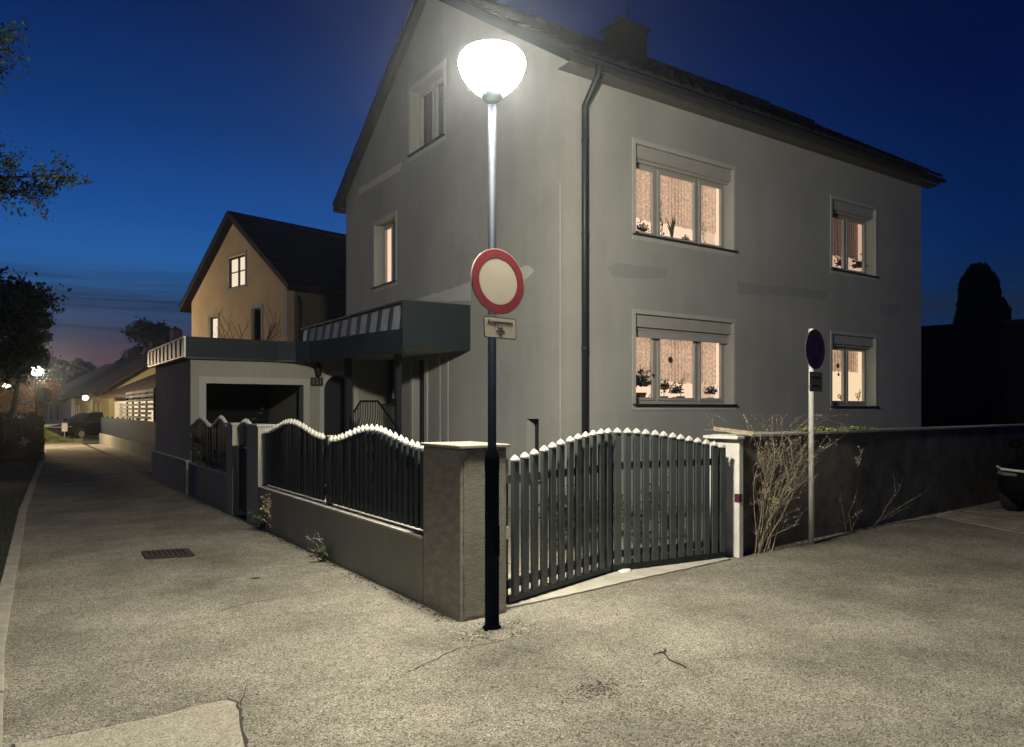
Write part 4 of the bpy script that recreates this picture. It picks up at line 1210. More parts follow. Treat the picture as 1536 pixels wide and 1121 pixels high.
t = thing('garden_plant', (3.3, 13.9, 0), 'drooping dark garden plant against the garage wall behind the small panels', 'plant')
a_.build('stems', M['bark'], t); b_.build('leaves', M['leaf_dark'], t)

# houseplants on the inner sills
def houseplant(x, z, kind, label, seed, s_=1.0, yy=None):
    r = random.Random(seed); y_ = (HY0 + .20 + .07 + .085) if yy is None else yy
    t = thing('potted_plant', (x, y_, z), label, 'houseplant'); b = Vector((x, y_, z))
    MB().lathe([(.030 * s_, 0), (.042 * s_, .05 * s_), (.046 * s_, .055 * s_), (.046 * s_, .065 * s_)], b, 12).build('pot', M['pot'], t)
    lf = MB(); tp = b + Vector((0, 0, .065 * s_))
    if kind == 'ball':
        lf.tube([tp, tp + Vector((0, 0, .06 * s_))], .005, 5)
        for _ in range(170): leafquad(lf, tp + Vector((r.gauss(0, .032), r.gauss(0, .03), .11 + r.gauss(0, .028))) * s_ , .016 * s_, r)
        lf.v = [v if (v - tp).length < 2 else v for v in lf.v]
    elif kind == 'spike':
        for _ in range(8):
            a = r.uniform(0, 2 * PI); e_ = r.uniform(.05, .11) * s_; h_ = r.uniform(.12, .30) * s_
            lf.tube([tp, tp + Vector((math.cos(a) * e_ * .4, math.sin(a) * e_ * .2, h_ * .6)), tp + Vector((math.cos(a) * e_, math.sin(a) * e_ * .4, h_))], [.010 * s_, .009 * s_, .002], 5)
    elif kind == 'bushy':
        for _ in range(200): leafquad(lf, tp + Vector((r.gauss(0, .05), r.gauss(0, .03), .05 + abs(r.gauss(0, .05)))) * s_, .018 * s_, r)
    elif kind == 'stalk':
        twigs(lf, lf, tp, (r.uniform(-.4, .4), 0, 1), .24 * s_, .006, 1, r, .02 * s_, .25, .9, (1, 2))
        for v in lf.v: v.y = max(y_ - .05, min(y_ + .05, v.y))
    # one finite helper keeps the vectors relative to the pot
    lf.build('leaves', M['houseplant'], t)
    return t
zl, zu, zs = ZW[0][0] + .03, ZW[1][0] + .03, 1.71
inn = HY0 + .355
def PX(u): return Tx(u, inn)
for u_, z_, kd, lb, sd, s_ in (
    (960, zl, 'bushy', 'tall dark potted plant at the left edge of the lower big window', 1, 1.9),
    (972, zl, 'stalk', 'small potted plant behind the left pane of the lower big window', 2, .8),
    (996, zl, 'ball', 'round headed potted plant left in the middle pane of the lower big window', 3, 1.25),
    (1013, zl, 'bushy', 'low potted plant right of the round headed one in the lower big window', 4, 1.1),
    (1021, zl, 'stalk', 'tall potted plant in the middle of the lower big window', 5, 1.3),
    (1065, zl, 'bushy', 'potted plant behind the right pane of the lower big window', 6, 1.1),
    (963, zu, 'bushy', 'trailing potted plant behind the left pane of the upper big window', 7, 1.0),
    (992, zu, 'stalk', 'drooping orchid like plant in the middle pane of the upper big window', 8, 1.25),
    (1008, zu, 'spike', 'spiky potted plant in the middle pane of the upper big window', 9, 1.25),
    (1028, zu, 'bushy', 'tiny round potted plant right in the middle pane of the upper big window', 10, .7),
    (1058, zu, 'stalk', 'thin potted plant behind the right pane of the upper big window', 11, .9),
    (1262, zu, 'bushy', 'potted plant behind the left pane of the small upper window', 12, 1.3),
    (1289, zu, 'bushy', 'dark potted plant behind the right pane of the small upper window', 13, 1.5),
    (1264, zs, 'bushy', 'small potted plant behind the left pane of the small lower window', 14, .8),
    (1288, zs, 'stalk', 'small potted plant behind the right pane of the small lower window', 15, .8)):
    houseplant(PX(u_), z_, kd, lb, sd, s_ * 1.25)
# suncatchers: two hanging in the small lower window, one in the lower big window
for u_, v_, sz, lb in ((1257, 549, .05, 'upper small ornament hanging in the left pane of the small lower window'),
                       (1258, 562, .035, 'lower small ornament hanging in the left pane of the small lower window'),
                       (1006, 540, .055, 'round ornament hanging before the curtain of the lower big window')):
    yy = HY0 + .30; x_ = Tx(u_, yy); r_ = (u_ - 768) / F; dep = yy / (-r_ * ST + CT); z_ = CAMZ - (v_ - 615) / F * dep
    o = thing('window_ornament', (x_, yy, z_), lb, 'ornament')
    disc(MB(), (x_, yy, z_), (1, 0, 0), (0, 1, 0), sz, .006, 10).build('disc', M['pot'], o)
    MB().tube([(x_, yy + .003, z_ + sz), (x_, yy + .003, z_ + sz + .08)], .0015, 4).build('thread', M['iron'], o)

# ------------------------------------------------------------ neighbour house with ochre gable
na = Vector((6.57 - 8.34, 34.69 - 26.95, 0)); NW = na.length; na.normalize(); nb_ = Vector((na.y, -na.x, 0))
no = Vector((8.34, 26.95, 0))
nh = thing('neighbour_house', no, 'ochre gabled house with a steep dark roof behind the garage', 'house')
EZ, AZ = 6.28, 9.20
def nz(q): return EZ + (AZ - EZ) * (1 - abs(q - NW / 2) / (NW / 2))
def NU(u):   # along-gable coordinate for a photo column
    r_ = (u - 768) / F; d_ = Vector((r_ * CT + ST, -r_ * ST + CT, 0))
    # intersect ray t*d with no + q*na
    det = d_.x * (-na.y) - d_.y * (-na.x); t_ = (no.x * (-na.y) - no.y * (-na.x)) / det
    q = (d_ * t_ - no).dot(na); return q, t_
def NR(u0, u1, v0, v1):
    q0, t0 = NU(u1); q1, t1 = NU(u0); tm = (t0 + t1) / 2
    return (q0, q1, CAMZ - (v1 - 615) / F * tm, CAMZ - (v0 - 615) / F * tm)
nw = [NR(341, 368, 384, 431), NR(313, 327, 475, 520), NR(378, 392, 462, 515)]
mb = MB()
slab(mb, [(0, 0), (NW, 0), (NW, EZ), (NW / 2, AZ), (0, EZ)], [rect(*w) for w in nw], no, na, nb_, .3)
mb.build('gable_wall', M['neigh'], nh)
ND = 11.0
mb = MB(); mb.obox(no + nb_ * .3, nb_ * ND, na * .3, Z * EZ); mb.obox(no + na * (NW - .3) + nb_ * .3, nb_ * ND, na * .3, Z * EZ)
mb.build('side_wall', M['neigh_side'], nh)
mb = MB()
ov = .55; sl = (AZ - EZ) / (NW / 2)
def NP(q, z, d): return no + na * q + nb_ * d + Z * z
mb.prism([NP(-ov, EZ - ov * sl + .02, -.3), NP(NW / 2, AZ + .02, -.3), NP(NW + ov, EZ - ov * sl + .02, -.3), NP(NW + ov, EZ - ov * sl + .24, -.3), NP(NW / 2, AZ + .30, -.3), NP(-ov, EZ - ov * sl + .24, -.3)], nb_ * (ND + .8))
rf = mb.build('roof', M['roof'], nh)
mb = MB()
for i in range(20):  # tile courses as thin steps
    f0 = i / 20; f1 = (i + 1) / 20
    for sgn in (0, 1):
        qa = -ov + (NW / 2 + ov) * f0; qb = -ov + (NW / 2 + ov) * f1; za = EZ - ov * sl + .24 + (AZ + .30 - EZ + ov * sl - .24) * f0; zb = EZ - ov * sl + .24 + (AZ + .30 - EZ + ov * sl - .24) * f1
        if sgn: qa, qb = NW - qa, NW - qb
        mb.add([NP(qa, za + .05, -.32), NP(qb, zb + .012, -.32), NP(qb, zb + .012, ND + .5), NP(qa, za + .05, ND + .5), NP(qa, za, -.32), NP(qa, za, ND + .5)], [(0, 1, 2, 3), (0, 3, 5, 4)])
mb.build('tiles', M['roof'], rf)
ch = MB(); cpt = NP(NW / 2 + .3, 8.2, 8.3); ch.obox(cpt, nb_ * .9, na * .7, Z * 1.9)
cq = ch.build('chimney', M['chimney'], rf); MB().obox(cpt - nb_ * .06 - na * .06 + Z * 1.902, nb_ * 1.02, na * .82, Z * .08).build('chimney_cap', M['concrete'], cq)
MB().tube([NP(.25, 6.1, .42), NP(.05, 5.8, .5), NP(-.09, 5.5, .5), NP(-.09, 0, .5)], .06, 8).build('downpipe', M['pipe'], nh)
MB().obox(NP(-.035, 0, -.02), na * .25, nb_ * .02, Z * (EZ + .1)).build('corner_trim', M['plaster_trim'], nh)
for i, (q0, q1, z0, z1) in enumerate(nw):
    w, h = q1 - q0, z1 - z0; o_ = NP(q0, z0, 0)
    mb = MB(); f_ = .07
    fo = o_ + nb_ * .10
    mb.obox(fo, na * f_, nb_ * .06, Z * h); mb.obox(fo + na * (w - f_), na * f_, nb_ * .06, Z * h)
    mb.obox(fo + na * f_, na * (w - 2 * f_), nb_ * .06, Z * f_); mb.obox(fo + na * f_ + Z * (h - f_), na * (w - 2 * f_), nb_ * .06, Z * f_)
    if i == 0:
        mb.obox(fo + na * (w / 2 - .04) + Z * f_, na * .08, nb_ * .06, Z * (h - 2 * f_))
        mb.obox(fo - nb_ * .004 + na * f_ + Z * (h * .5), na * (w - 2 * f_), nb_ * .05, Z * .035)
    wn = mb.build('window', M['frame_dark'], nh)
    lit = i < 2
    MB().obox(fo + nb_ * .09, na * w, nb_ * .02, Z * h).build('blind' if lit else 'pane', M['room_far'] if lit else M['door_dark'], wn)
    tr = MB(); p_ = .11
    tr.obox(o_ - nb_ * .02 - na * p_ - Z * p_, na * p_, nb_ * .02, Z * (h + 2 * p_)); tr.obox(o_ - nb_ * .02 + na * w - Z * p_, na * p_, nb_ * .02, Z * (h + 2 * p_))
    tr.obox(o_ - nb_ * .02 - Z * p_, na * w, nb_ * .02, Z * p_); tr.obox(o_ - nb_ * .02 + Z * h, na * w, nb_ * .02, Z * p_)
    tr.build('surround', M['plaster_trim'], wn)
# bare bush before the ochre gable, rising above the garage roof
r4 = random.Random(3); a_ = MB()
for u_, d_, L_ in ((345, 24.5, 1.0), (354, 24.5, 1.25), (366, 24.6, 1.1), (338, 24.4, .8), (350, 24.5, 1.0)):
    b0 = W(u_, 535, d_); twigs(a_, None, b0 , (r4.uniform(-.25, .25), r4.uniform(-.2, .2), 1), L_, .014, 2, r4, 0, .16, 0, (1, 2))
    a_.tube([Vector((b0.x, b0.y, 0)), b0], .03, 5)
t = thing('bare_tree', (W(352, 535, 24.5).x, W(352, 535, 24.5).y, 0), 'bare upright branches in front of the ochre gable', 'tree'); a_.build('branches', M['bark'], t)
a_ = MB()
b0 = W(392, 530, 24.2)
for i in range(6): twigs(a_, None, b0, (r4.uniform(-.1, 1.2), r4.uniform(-.9, .2), 1), 1.0, .012, 2, r4, 0, .2, 0, (1, 2))
a_.tube([Vector((b0.x, b0.y, 0)), b0], .03, 5)
t = thing('bare_tree', (b0.x, b0.y, 0), 'bare spreading branches at the right of the ochre gable', 'tree'); a_.build('branches', M['bark'], t)

# ------------------------------------------------------------ far plinth, dark fence, lattice screen
fp = 3.60
t = thing('boundary_wall', (fp, 19.3, 0), 'long low pale concrete boundary wall beyond the garage', 'wall')
mb = MB(); y = 19.3
while y < 41.0:
    mb.box(fp, fp + .2, y, min(y + 3.6, 41.3) - .015, -.02, .47); y += 3.6
mb.build('panels', M['plinth'], t)
t = thing('board_fence', (fp + .05, 19.3, .47), 'dark close boarded fence standing on the pale boundary wall', 'fence')
mb = MB(); y = 19.35
while y < 41:
    mb.box(fp + .06, fp + .09, y, y + .17, .472, 1.24 + rnd.uniform(-.01, .01)); y += .19
mb.build('boards', M['metal_dark'], t)
mb = MB()
for i in range(12): mb.box(fp + .10, fp + .17, 19.4 + i * 1.95, 19.47 + i * 1.95, .472, 1.30)
mb.build('posts', M['metal_dark'], t)
t = thing('slat_screen', (fp + .1, 24.8, 1.24), 'pale horizontal slat privacy screen above the board fence', 'screen')
for i in range(7):
    z_ = 1.30 + i * .145
    MB().box(fp + .04, fp + .058, 25.0 + (.55 if i < 2 else 0), 31.5 + (2.2 if i < 4 else 0), z_, z_ + .085).build('slat', M['slat'], t)
for i in range(5): MB().box(fp + .06, fp + .12, 25.1 + i * 1.6, 25.17 + i * 1.6, 1.25, 2.28).build('post', M['metal_dark'], t)

# ------------------------------------------------------------ low houses at the end of the lane
def low_house(name, o, a, L, D, ez, az, wm, label, wins, rm='roof_far', gable_front=False, hip=True):
    o, a = Vector(o), Vector(a).normalized(); n = Vector((-a.y, a.x, 0))   # n = away from camera
    t = thing(name, o, label, 'house')
    mb = MB()
    holes = [rect(*w[:4]) for w in wins]
    slab(mb, rect(0, L, 0, ez), holes, o, a, n, .3)
    mb.obox(o + n * .3, a * .3, n * (D - .3), Z * ez); mb.obox(o + a * (L - .3) + n * .3, a * .3, n * (D - .3), Z * ez)
    mb.prism([o + n * .3 + Z * ez, o + n * D + Z * ez, o + n * (D / 2) + Z * (az - .1)], a * .3); mb.prism([o + a * (L - .3) + n * .3 + Z * ez, o + a * (L - .3) + n * D + Z * ez, o + a * (L - .3) + n * (D / 2) + Z * (az - .1)], a * .3)
    mb.build('wall', wm, t)
    mb = MB(); q = .5; sl = (az - ez) / (D / 2)
    mb.prism([o - a * q - n * q + Z * (ez - q * sl + .05), o - a * q + n * (D / 2) + Z * (az), o - a * q + n * (D + q) + Z * (ez - q * sl + .05),
              o - a * q + n * (D + q) + Z * (ez - q * sl + .2), o - a * q + n * (D / 2) + Z * (az + .2), o - a * q - n * q + Z * (ez - q * sl + .2)], a * (L + 2 * q))
    rf = mb.build('roof', M[rm], t)
    MB().obox(o + a * (L * .6) + n * (D / 2) + Z * (az - .2), a * .6, n * .5, Z * 1.2).build('chimney', M['chimney'], rf)
    for w in wins:
        x0, x1, z0, z1, lit = w
        f = MB(); f.obox(o + a * x0 + n * .1 + Z * z0, a * .08, n * .05, Z * (z1 - z0)); f.obox(o + a * (x1 - .08) + n * .1 + Z * z0, a * .08, n * .05, Z * (z1 - z0))
        f.obox(o + a * ((x0 + x1) / 2 - .04) + n * .1 + Z * z0, a * .08, n * .05, Z * (z1 - z0))
        wn = f.build('window', M['frame_dark'], t)
        MB().obox(o + a * x0 + n * .16 + Z * z0, a * (x1 - x0), n * .02, Z * (z1 - z0)).build('pane', M['room_far'] if lit else M['door_dark'], wn)
    return t
# positions from photo columns; facades face the junction lamp
def flat(u, v, Y): p = W(u, v, Y); p.z = 0; return p
A1, B1 = flat(66, 640, 51), flat(107, 640, 47)
low_house('low_house', A1, B1 - A1, (B1 - A1).length, 8, 2.35, 4.7, M['white_wall'], 'white bungalow with a dark roof at the far left end of the lane',
          [(1.0, 1.7, .9, 1.9, False), (2.5, 3.1, .9, 1.9, False)])
A1, B1 = flat(106, 640, 47.5), flat(141, 640, 45.5)
h2 = low_house('low_house', A1, B1 - A1, (B1 - A1).length, 8, 2.55, 5.1, M['yellow_wall'], 'pale yellow bungalow in the middle of the lane end',
          [(.75, 1.3, .9, 1.9, True)])
A1, B1 = flat(139, 640, 42), flat(164, 640, 39.5)
low_house('low_house', A1, B1 - A1, (B1 - A1).length, 7, 2.75, 5.2, M['yellow_wall'], 'yellow lit house with a brown roof in front of the pale yellow bungalow',
          [(.5, .85, .9, 2.0, False), (1.5, 1.85, .9, 2.0, False)])
A1, B1 = flat(172, 640, 37.0), flat(240, 640, 33)
low_house('low_house', A1, B1 - A1, (B1 - A1).length, 7, 2.35, 3.9, M['white_wall'], 'white outbuilding with a brown roof behind the slat screen',
          [(.7, 1.05, .7, 1.9, False)])
# added lamp, put in to brighten the pale yellow walls
pp_ = flat(128, 640, 44.6); t = thing('added_lamp', (pp_.x, pp_.y, 2.2), 'small added lamp that brightens the pale yellow bungalow', 'lamp')
MB().lathe([(.05, 0), (.14, .06), (.14, .2), (.03, .25)], (pp_.x, pp_.y, 2.2), 10).build('bulb', M['added_glow'], t)
MB().lathe([(.16, 0), (.02, .1)], (pp_.x, pp_.y, 2.46), 10).build('hood', M['iron'], t)

# far street lamps
def far_lamp(u, v, Y, label, glow, s=1.0):
    p = W(u, v, Y); zc = p.z; t = thing('street_lamp', (p.x, p.y, 0), label, 'street lamp')
    MB().lathe([(.07, 0), (.05, .1), (.04, zc - .2)], (p.x, p.y, 0), 10).build('pole', M['pole_metal'], t)
    MB().lathe([(.08, -.2), (.16, -.15), (.24, -.02), (.23, .07), (.12, .15), (.03, .17)], (p.x, p.y, zc), 20).build('bowl', glow, t, smooth=True)
far_lamp(55, 556, 32, 'distant lit street lamp glowing yellow at the lane junction', M['far_glow'])
far_lamp(10, 579, 58, 'farthest small bluish white street lamp at the left edge', M['far_glow_white'])

# round sign seen from behind at the junction, left of the lane
p = G(65, 681); t = thing('road_sign', (p.x, p.y, 0), 'dark round sign seen from behind on a post at the left of the lane', 'traffic sign')
dep = (p.x * ST + p.y * CT)
MB().lathe([(.035, 0), (.035, 2.35)], (p.x, p.y, 0), 10).build('pole', M['metal_dark'], t)
zc = CAMZ + (615 - 592) / F * dep
camdir = Vector((ST, CT, 0)); dv = Vector((p.x, p.y, 0)).normalized()
disc(MB(), (p.x, p.y, zc), (dv.y, -dv.x, 0), -dv, .26, .01, 24).build('disc', M['metal_dark'], t)
plate(Vector((p.x, p.y, zc - .42)), .34, .2, .006, .01, Vector((dv.y, -dv.x, 0)), Z, -dv).build('text_plate', M['metal_dark'], t)
# barrier plank and white notice beside it
p = flat(82, 650, 39); t = thing('barrier', p, 'low red and white barrier plank behind the round sign', 'barrier')
rdir = Vector((CT, -ST, 0))
for k in (-.7, .7): MB().obox(p + rdir * k, rdir * .06, (0, .06, 0), Z * .72).build('leg', M['galv'], t)
MB().obox(p - rdir * .9 + Z * .70 + Vector((0, -.03, 0)), rdir * 1.8, (0, .03, 0), Z * .14).build('plank', M['white_paint'], t)
p = flat(96, 650, 38); t = thing('notice_board', p, 'small white notice on a stake over the green bed', 'sign')
MB().obox(p, rdir * .05, (0, .05, 0), Z * .85).build('stake', M['galv'], t)
MB().obox(p - rdir * .12 + Z * .5 - Vector((0, .03, 0)), rdir * .30, (0, .02, 0), Z * .42).build('board', M['white_paint'], t)
p = flat(76, 650, 50)

# ------------------------------------------------------------ trees
def tree(loc, H, crown_c, crown_r, n, leaf, lm, label, seed, trunk_r=.18, lobes=14, limbs=8, cat='tree', name='tree', group=None, shape=None, tight=.33):
    r = random.Random(seed); loc = Vector(loc); t = thing(name, loc, label, cat, group)
    cc = Vector(crown_c); cr_ = Vector(crown_r)
    tk = MB(); tk.tube([loc, loc.lerp(cc, .35) + Vector((r.uniform(-.1, .1), 0, 0)), cc], [trunk_r, trunk_r * .75, trunk_r * .3], 9)
    cl_ = []
    for i in range(lobes):
        while True:
            q = Vector((r.uniform(-1, 1), r.uniform(-1, 1), r.uniform(-1, 1)))
            if .25 < q.length < 1: break
        if shape: q = shape(q)
        cl_.append((cc + Vector((q.x * cr_.x, q.y * cr_.y, q.z * cr_.z)), r.uniform(.6, 1.2)))
    for c, s_ in cl_[:max(limbs, 1)]:
        m_ = loc.lerp(cc, r.uniform(.45, .95)); tk.tube([m_, m_.lerp(c, .5) + Vector((0, 0, .1)), c], [trunk_r * .4, trunk_r * .22, trunk_r * .06], 6)
    tk.build('trunk', M['bark'], t)
    lf = MB(); m0 = min(cr_.x, cr_.y, cr_.z) * tight
    for c, s_ in cl_:
        for _ in range(n // lobes):
            g = Vector([r.gauss(0, 1) for _ in range(3)]); g = g.normalized() * (abs(r.gauss(0, .55)) ** .6)
            leafquad(lf, c + Vector((g.x, g.y, g.z * .8)) * m0 * s_ * 1.5, leaf * r.uniform(.6, 1.3), r, .6)
    lf.build('crown', lm, t)
    return t
# overhanging branches at the left edge (tree stands off frame to the left)
t0 = W(-330, 700, 9.5); t0.z = 0
tr_ = thing('overhanging_tree', t0, 'near tree whose dark leafy boughs reach into the upper left of the sky', 'tree')
tk, lf = MB(), MB(); r = random.Random(77)
hub = t0 + Vector((0, 0, 3.6))
tk.tube([t0, t0 + Vector((.05, .1, 2)), hub, hub + Vector((.2, .2, 2.2))], [.22, .18, .15, .06], 10)
def bough(p0, p1, nl, spread, leaf):
    mid_ = p0.lerp(p1, .55) + Vector((0, 0, .35)); tk.tube([p0, mid_, p1], [.06, .03, .006], 6)
    for i in range(26):
        f_ = r.uniform(.45, 1.0); b_ = (mid_.lerp(p1, (f_ - .45) / .55)) + Vector([r.gauss(0, .03) for _ in range(3)])
        dd = (p1 - p0).normalized() + Vector([r.gauss(0, .5) for _ in range(3)]); dd.z -= .15
        L_ = r.uniform(.2, .45) * spread; e_ = b_ + dd.normalized() * L_; m2 = b_.lerp(e_, .5) + Vector((0, 0, .03))
        tk.tube([b_, m2, e_], [.007, .005, .002], 4, cap=False)
        for _ in range(nl):
            q = b_.lerp(e_, r.uniform(.15, 1.05)) + Vector([r.gauss(0, .045 * spread) for _ in range(3)]); leafquad(lf, q, leaf * r.uniform(.6, 1.3), r, .5)
bough(hub, W(92, 262, 8.6), 42, 1.0, .028)
bough(hub + Vector((0, 0, -.1)), W(60, 285, 8.9), 42, 1.0, .028)
bough(hub, W(20, 240, 9.0), 50, 1.0, .028)
bough(hub + Vector((0, 0, 1.0)), W(22, 55, 8.6), 34, .9, .028)
bough(hub + Vector((0, 0, .9)), W(-8, 90, 8.6), 34, .9, .028)
tk.build('trunk', M['bark'], tr_); lf.build('crown', M['leaf_dark'], tr_)
# big dark tree left, mid distance
c_ = W(-14, 480, 22); b_ = W(-40, 640, 22); b_.z = 0
tree(b_, 7, c_, (1.55, 1.55, 1.5), 15000, .075, M['leaf_dark'], 'big dark tree at the left side of the lane', 41, .2, 26)
c_ = W(40, 492, 24); b_ = W(5, 650, 24); b_.z = 0
tree(b_, 5, c_, (.62, .62, .55), 6000, .06, M['leaf_dark'], 'smaller loose dark tree leaning out beside the big one', 42, .12, 16)
# tree lit by the far lamp
c_ = W(22, 592, 40); b_ = W(25, 650, 40); b_.z = 0
tree(b_, 4, c_, (1.9, 1.9, 1.25), 11000, .085, M['leaf_autumn'], 'reddish tree lit by the distant street lamp', 43, .13, 22)
c_ = W(-25, 600, 46); b_ = W(-25, 650, 46); b_.z = 0
tree(b_, 4, c_, (2.2, 2.2, 1.6), 9000, .1, M['leaf_pale'], 'yellowish lit tree at the far left edge', 44, .15, 18)
# pine behind the garage
c_ = W(229, 517, 62); b_ = W(225, 650, 62); b_.z = 0
tree(b_, 8, c_, (1.6, 1.6, 1.9), 9000, .14, M['conifer'], 'dark round crowned pine left above the garage', 45, .22, 16)
c_ = W(208, 545, 60); b_ = W(212, 650, 60); b_.z = 0
tree(b_, 6, c_, (1.1, 1.1, 1.3), 4500, .13, M['conifer'], 'smaller dark tree below the round crowned pine', 46, .16, 10)
c_ = W(262, 512, 66); b_ = W(262, 650, 66); b_.z = 0
tree(b_, 8, c_, (1.0, 1.0, 1.0), 2500, .13, M['conifer'], 'dark treetop just above the garage corner', 47, .16, 6)
# cypress right
def cyp(q): return Vector((q.x * (1 - .35 * max(q.z, 0)), q.y * (1 - .35 * max(q.z, 0)), q.z))
def cypress(u, vt, hw, Y, label, seed, n):
    """dense column: core, limbs and many overlapping sprays that follow a ragged profile"""
    r = random.Random(seed); b = flat_(u, Y); top_ = CAMZ - (vt - 615) / F * Y; R0 = hw / F * Y
    t = thing('cypress', b, label, 'tree')
    def prof(z, a): 
        q = z / top_
        base_ = min(1, (q + .15) * 2.2) * (1 if q < .62 else (1 - (q - .62) * .9 if q < .93 else max(.25, .72 - (q - .93) * 6)))
        return R0 * base_ * (1 + .13 * noise.noise(Vector((math.cos(a) * 1.6, math.sin(a) * 1.6, z * 1.6 + seed))) * 1.8)
    MB().lathe([(R0 * .3, 0.0)] + [(max(.05, prof(top_ * k / 12, 0) * .55), .25 + (top_ - .7) * k / 12) for k in range(13)], b, 18).build('trunk', M['conifer'], t, smooth=True)
    lf = MB()
    for _ in range(n):
        z = top_ * r.random() ** .9; a = r.uniform(0, 2 * PI); rr = prof(z, a) * (1.08 + .12 * noise.noise(Vector((a * 3, z * 4, seed))) - abs(r.gauss(0, .2)))
        p = b + Vector((math.cos(a) * rr, math.sin(a) * rr, z)); s_ = .10 * r.uniform(.6, 1.4)
        up = Vector((r.gauss(0, .35), r.gauss(0, .35), 1)).normalized(); sd = up.cross(Vector((r.gauss(0, 1), r.gauss(0, 1), .1))).normalized()
        lf.add([p - up * s_, p + sd * s_ * .45, p + up * s_ * 1.5, p - sd * s_ * .45], [(0, 1, 2, 3)])
    lf.build('crown', M['conifer'], t)
def flat_(u, Y): p = W(u, 640, Y); p.z = 0; return p
cypress(1468, 400, 31, 34, 'tall dense dark cypress rising behind the outbuilding right of the house', 48, 21000)
cypress(1498, 450, 18, 35, 'lower dark conifer touching the tall cypress', 49, 11000)
# dark outbuilding right behind the wall
o_ = flat(1375, 640, 30); e_ = flat(1640, 640, 26)
bd = thing('dark_building', o_, 'black unlit outbuilding behind the street wall at the right', 'building')
a_ = (e_ - o_).normalized(); n_ = Vector((-a_.y, a_.x, 0))
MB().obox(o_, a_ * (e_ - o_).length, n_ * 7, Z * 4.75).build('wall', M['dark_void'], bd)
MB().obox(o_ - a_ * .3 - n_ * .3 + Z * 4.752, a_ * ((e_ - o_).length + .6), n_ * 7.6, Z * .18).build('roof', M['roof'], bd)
mb = MB(); mb.obox(o_ + a_ * 3.7 - n_ * .06 + Z * 1.1, a_ * 1.1, n_ * .05, Z * .75); mb.build('window', M['frame_dark'], bd)
mb = MB()

# wooded skyline far behind
mb = MB(); r = random.Random(6)
for i in range(13000):
    u = r.uniform(-120, 330); top_ = 548 + 6 * math.sin(u * .05) + 5 * math.sin(u * .13 + 1) + 3 * math.sin(u * .31)
    v = top_ + abs(r.gauss(0, 20)); Y = 150 + r.uniform(-6, 6)
    if v > 640: continue
    leafquad(mb, W(u, v, Y), .75 * r.uniform(.5, 1.3), r, .7)
struct(mb.build('woodland', M['conifer']), 'stuff', 'dark wooded ridge along the horizon beyond the roofs', 'woodland')
mb = MB(); hp = []
for i in range(40):
    u = -600 + i * 60; hp.append((u, 560 + 8 * math.sin(i * .7)))
vs = []; 
for u, v in hp: vs += [W(u, v, 160) , Vector((*W(u, v, 160).xy, -1)), Vector((*W(u, v, 230).xy, -1))]
fs = []
for i in range(len(hp) - 1): p = 3 * i; q = p + 3; fs += [(p, q, q + 1, p + 1), (p, p + 2, q + 2, q)]
mb.add(vs, fs); struct(mb.build('hills', M['soil']))

# hedge left of the lane
t = thing('hedge', (-.8, 27, 0), 'black clipped hedge along the left side of the lane', 'hedge')
lf = MB(); sm = MB(); r = random.Random(9)
for i in range(17000):
    y = r.uniform(27, 35); side = r.random()
    top_ = 1.25 + .1 * math.sin(y * 2.1) + .05 * math.sin(y * 5)
    if side < .4: p = (.72 + r.gauss(0, .07), y, r.uniform(.02, top_))
    elif side < .7: p = (r.uniform(-2.4, .75), y, top_ + r.gauss(0, .06))
    else: p = (r.uniform(-2.4, .75), 27.0 + abs(r.gauss(0, .1)), r.uniform(.02, top_))
    leafquad(lf, p, .06 * r.uniform(.6, 1.3), r, .7)
for i in range(21): y = 27.3 + i * .37; sm.tube([(-1.3, y, 0), (-1.2 + r.uniform(-.2, .2), y + .1, 1.1)], .02, 5)
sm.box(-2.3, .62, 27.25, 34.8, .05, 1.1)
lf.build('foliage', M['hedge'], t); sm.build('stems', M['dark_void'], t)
# white flowers near it
for k, (u_, v_, d_, lb) in enumerate(((29, 628, 22.9, 'pale round flower head above the black hedge'), (11, 664, 22.6, 'white blossom low at the left edge of the hedge'), (35, 662, 22.6, 'small white blossom low on the hedge face'))):
    p = W(u_, v_, d_); lf = MB(); st_ = MB(); r = random.Random(k)
    for _ in range(60): leafquad(lf, p + Vector([r.gauss(0, .06) for _ in range(3)]), .035, r, .8)
    st_.tube([p - Vector((0, 0, .3)), p], .008, 5)
    t = thing('blossom', p, lb, 'flower'); lf.build('petals', M['finial'], t); st_.build('stem', M['leaf_dark'], t)
# green bed on the junction island
r = random.Random(12); lf = MB()
for i in range(6500):
    u = r.uniform(64, 124); v = r.uniform(645, 661); Y = 1.6 * F / (v - 615) if v > 655 else r.uniform(36.5, 41)
    p = flat(u, 650, r.uniform(36.5, 40)); h_ = .7 * abs(math.sin(p.x * 1.7) * .5 + .6)
    leafquad(lf, p + Vector((0, 0, r.uniform(.0, h_))), .07 * r.uniform(.5, 1.2), r, .35)
struct(lf.build('ground_cover', M['leaf_pale']), 'stuff', 'lit yellow green planting on the junction island', 'plants')
bush('shrub', flat(100, 650, 38.5), .45, .4, .5, 500, .06, M['leaf_dark'], 'dark shrub in the lit green bed', 51)
# small dark clumps and parked car before the yellow house
bush('shrub', flat(117, 640, 44.5), .5, .4, .8, 700, .1, M['leaf_dark'], 'dark shrub before the pale yellow bungalow', 52)

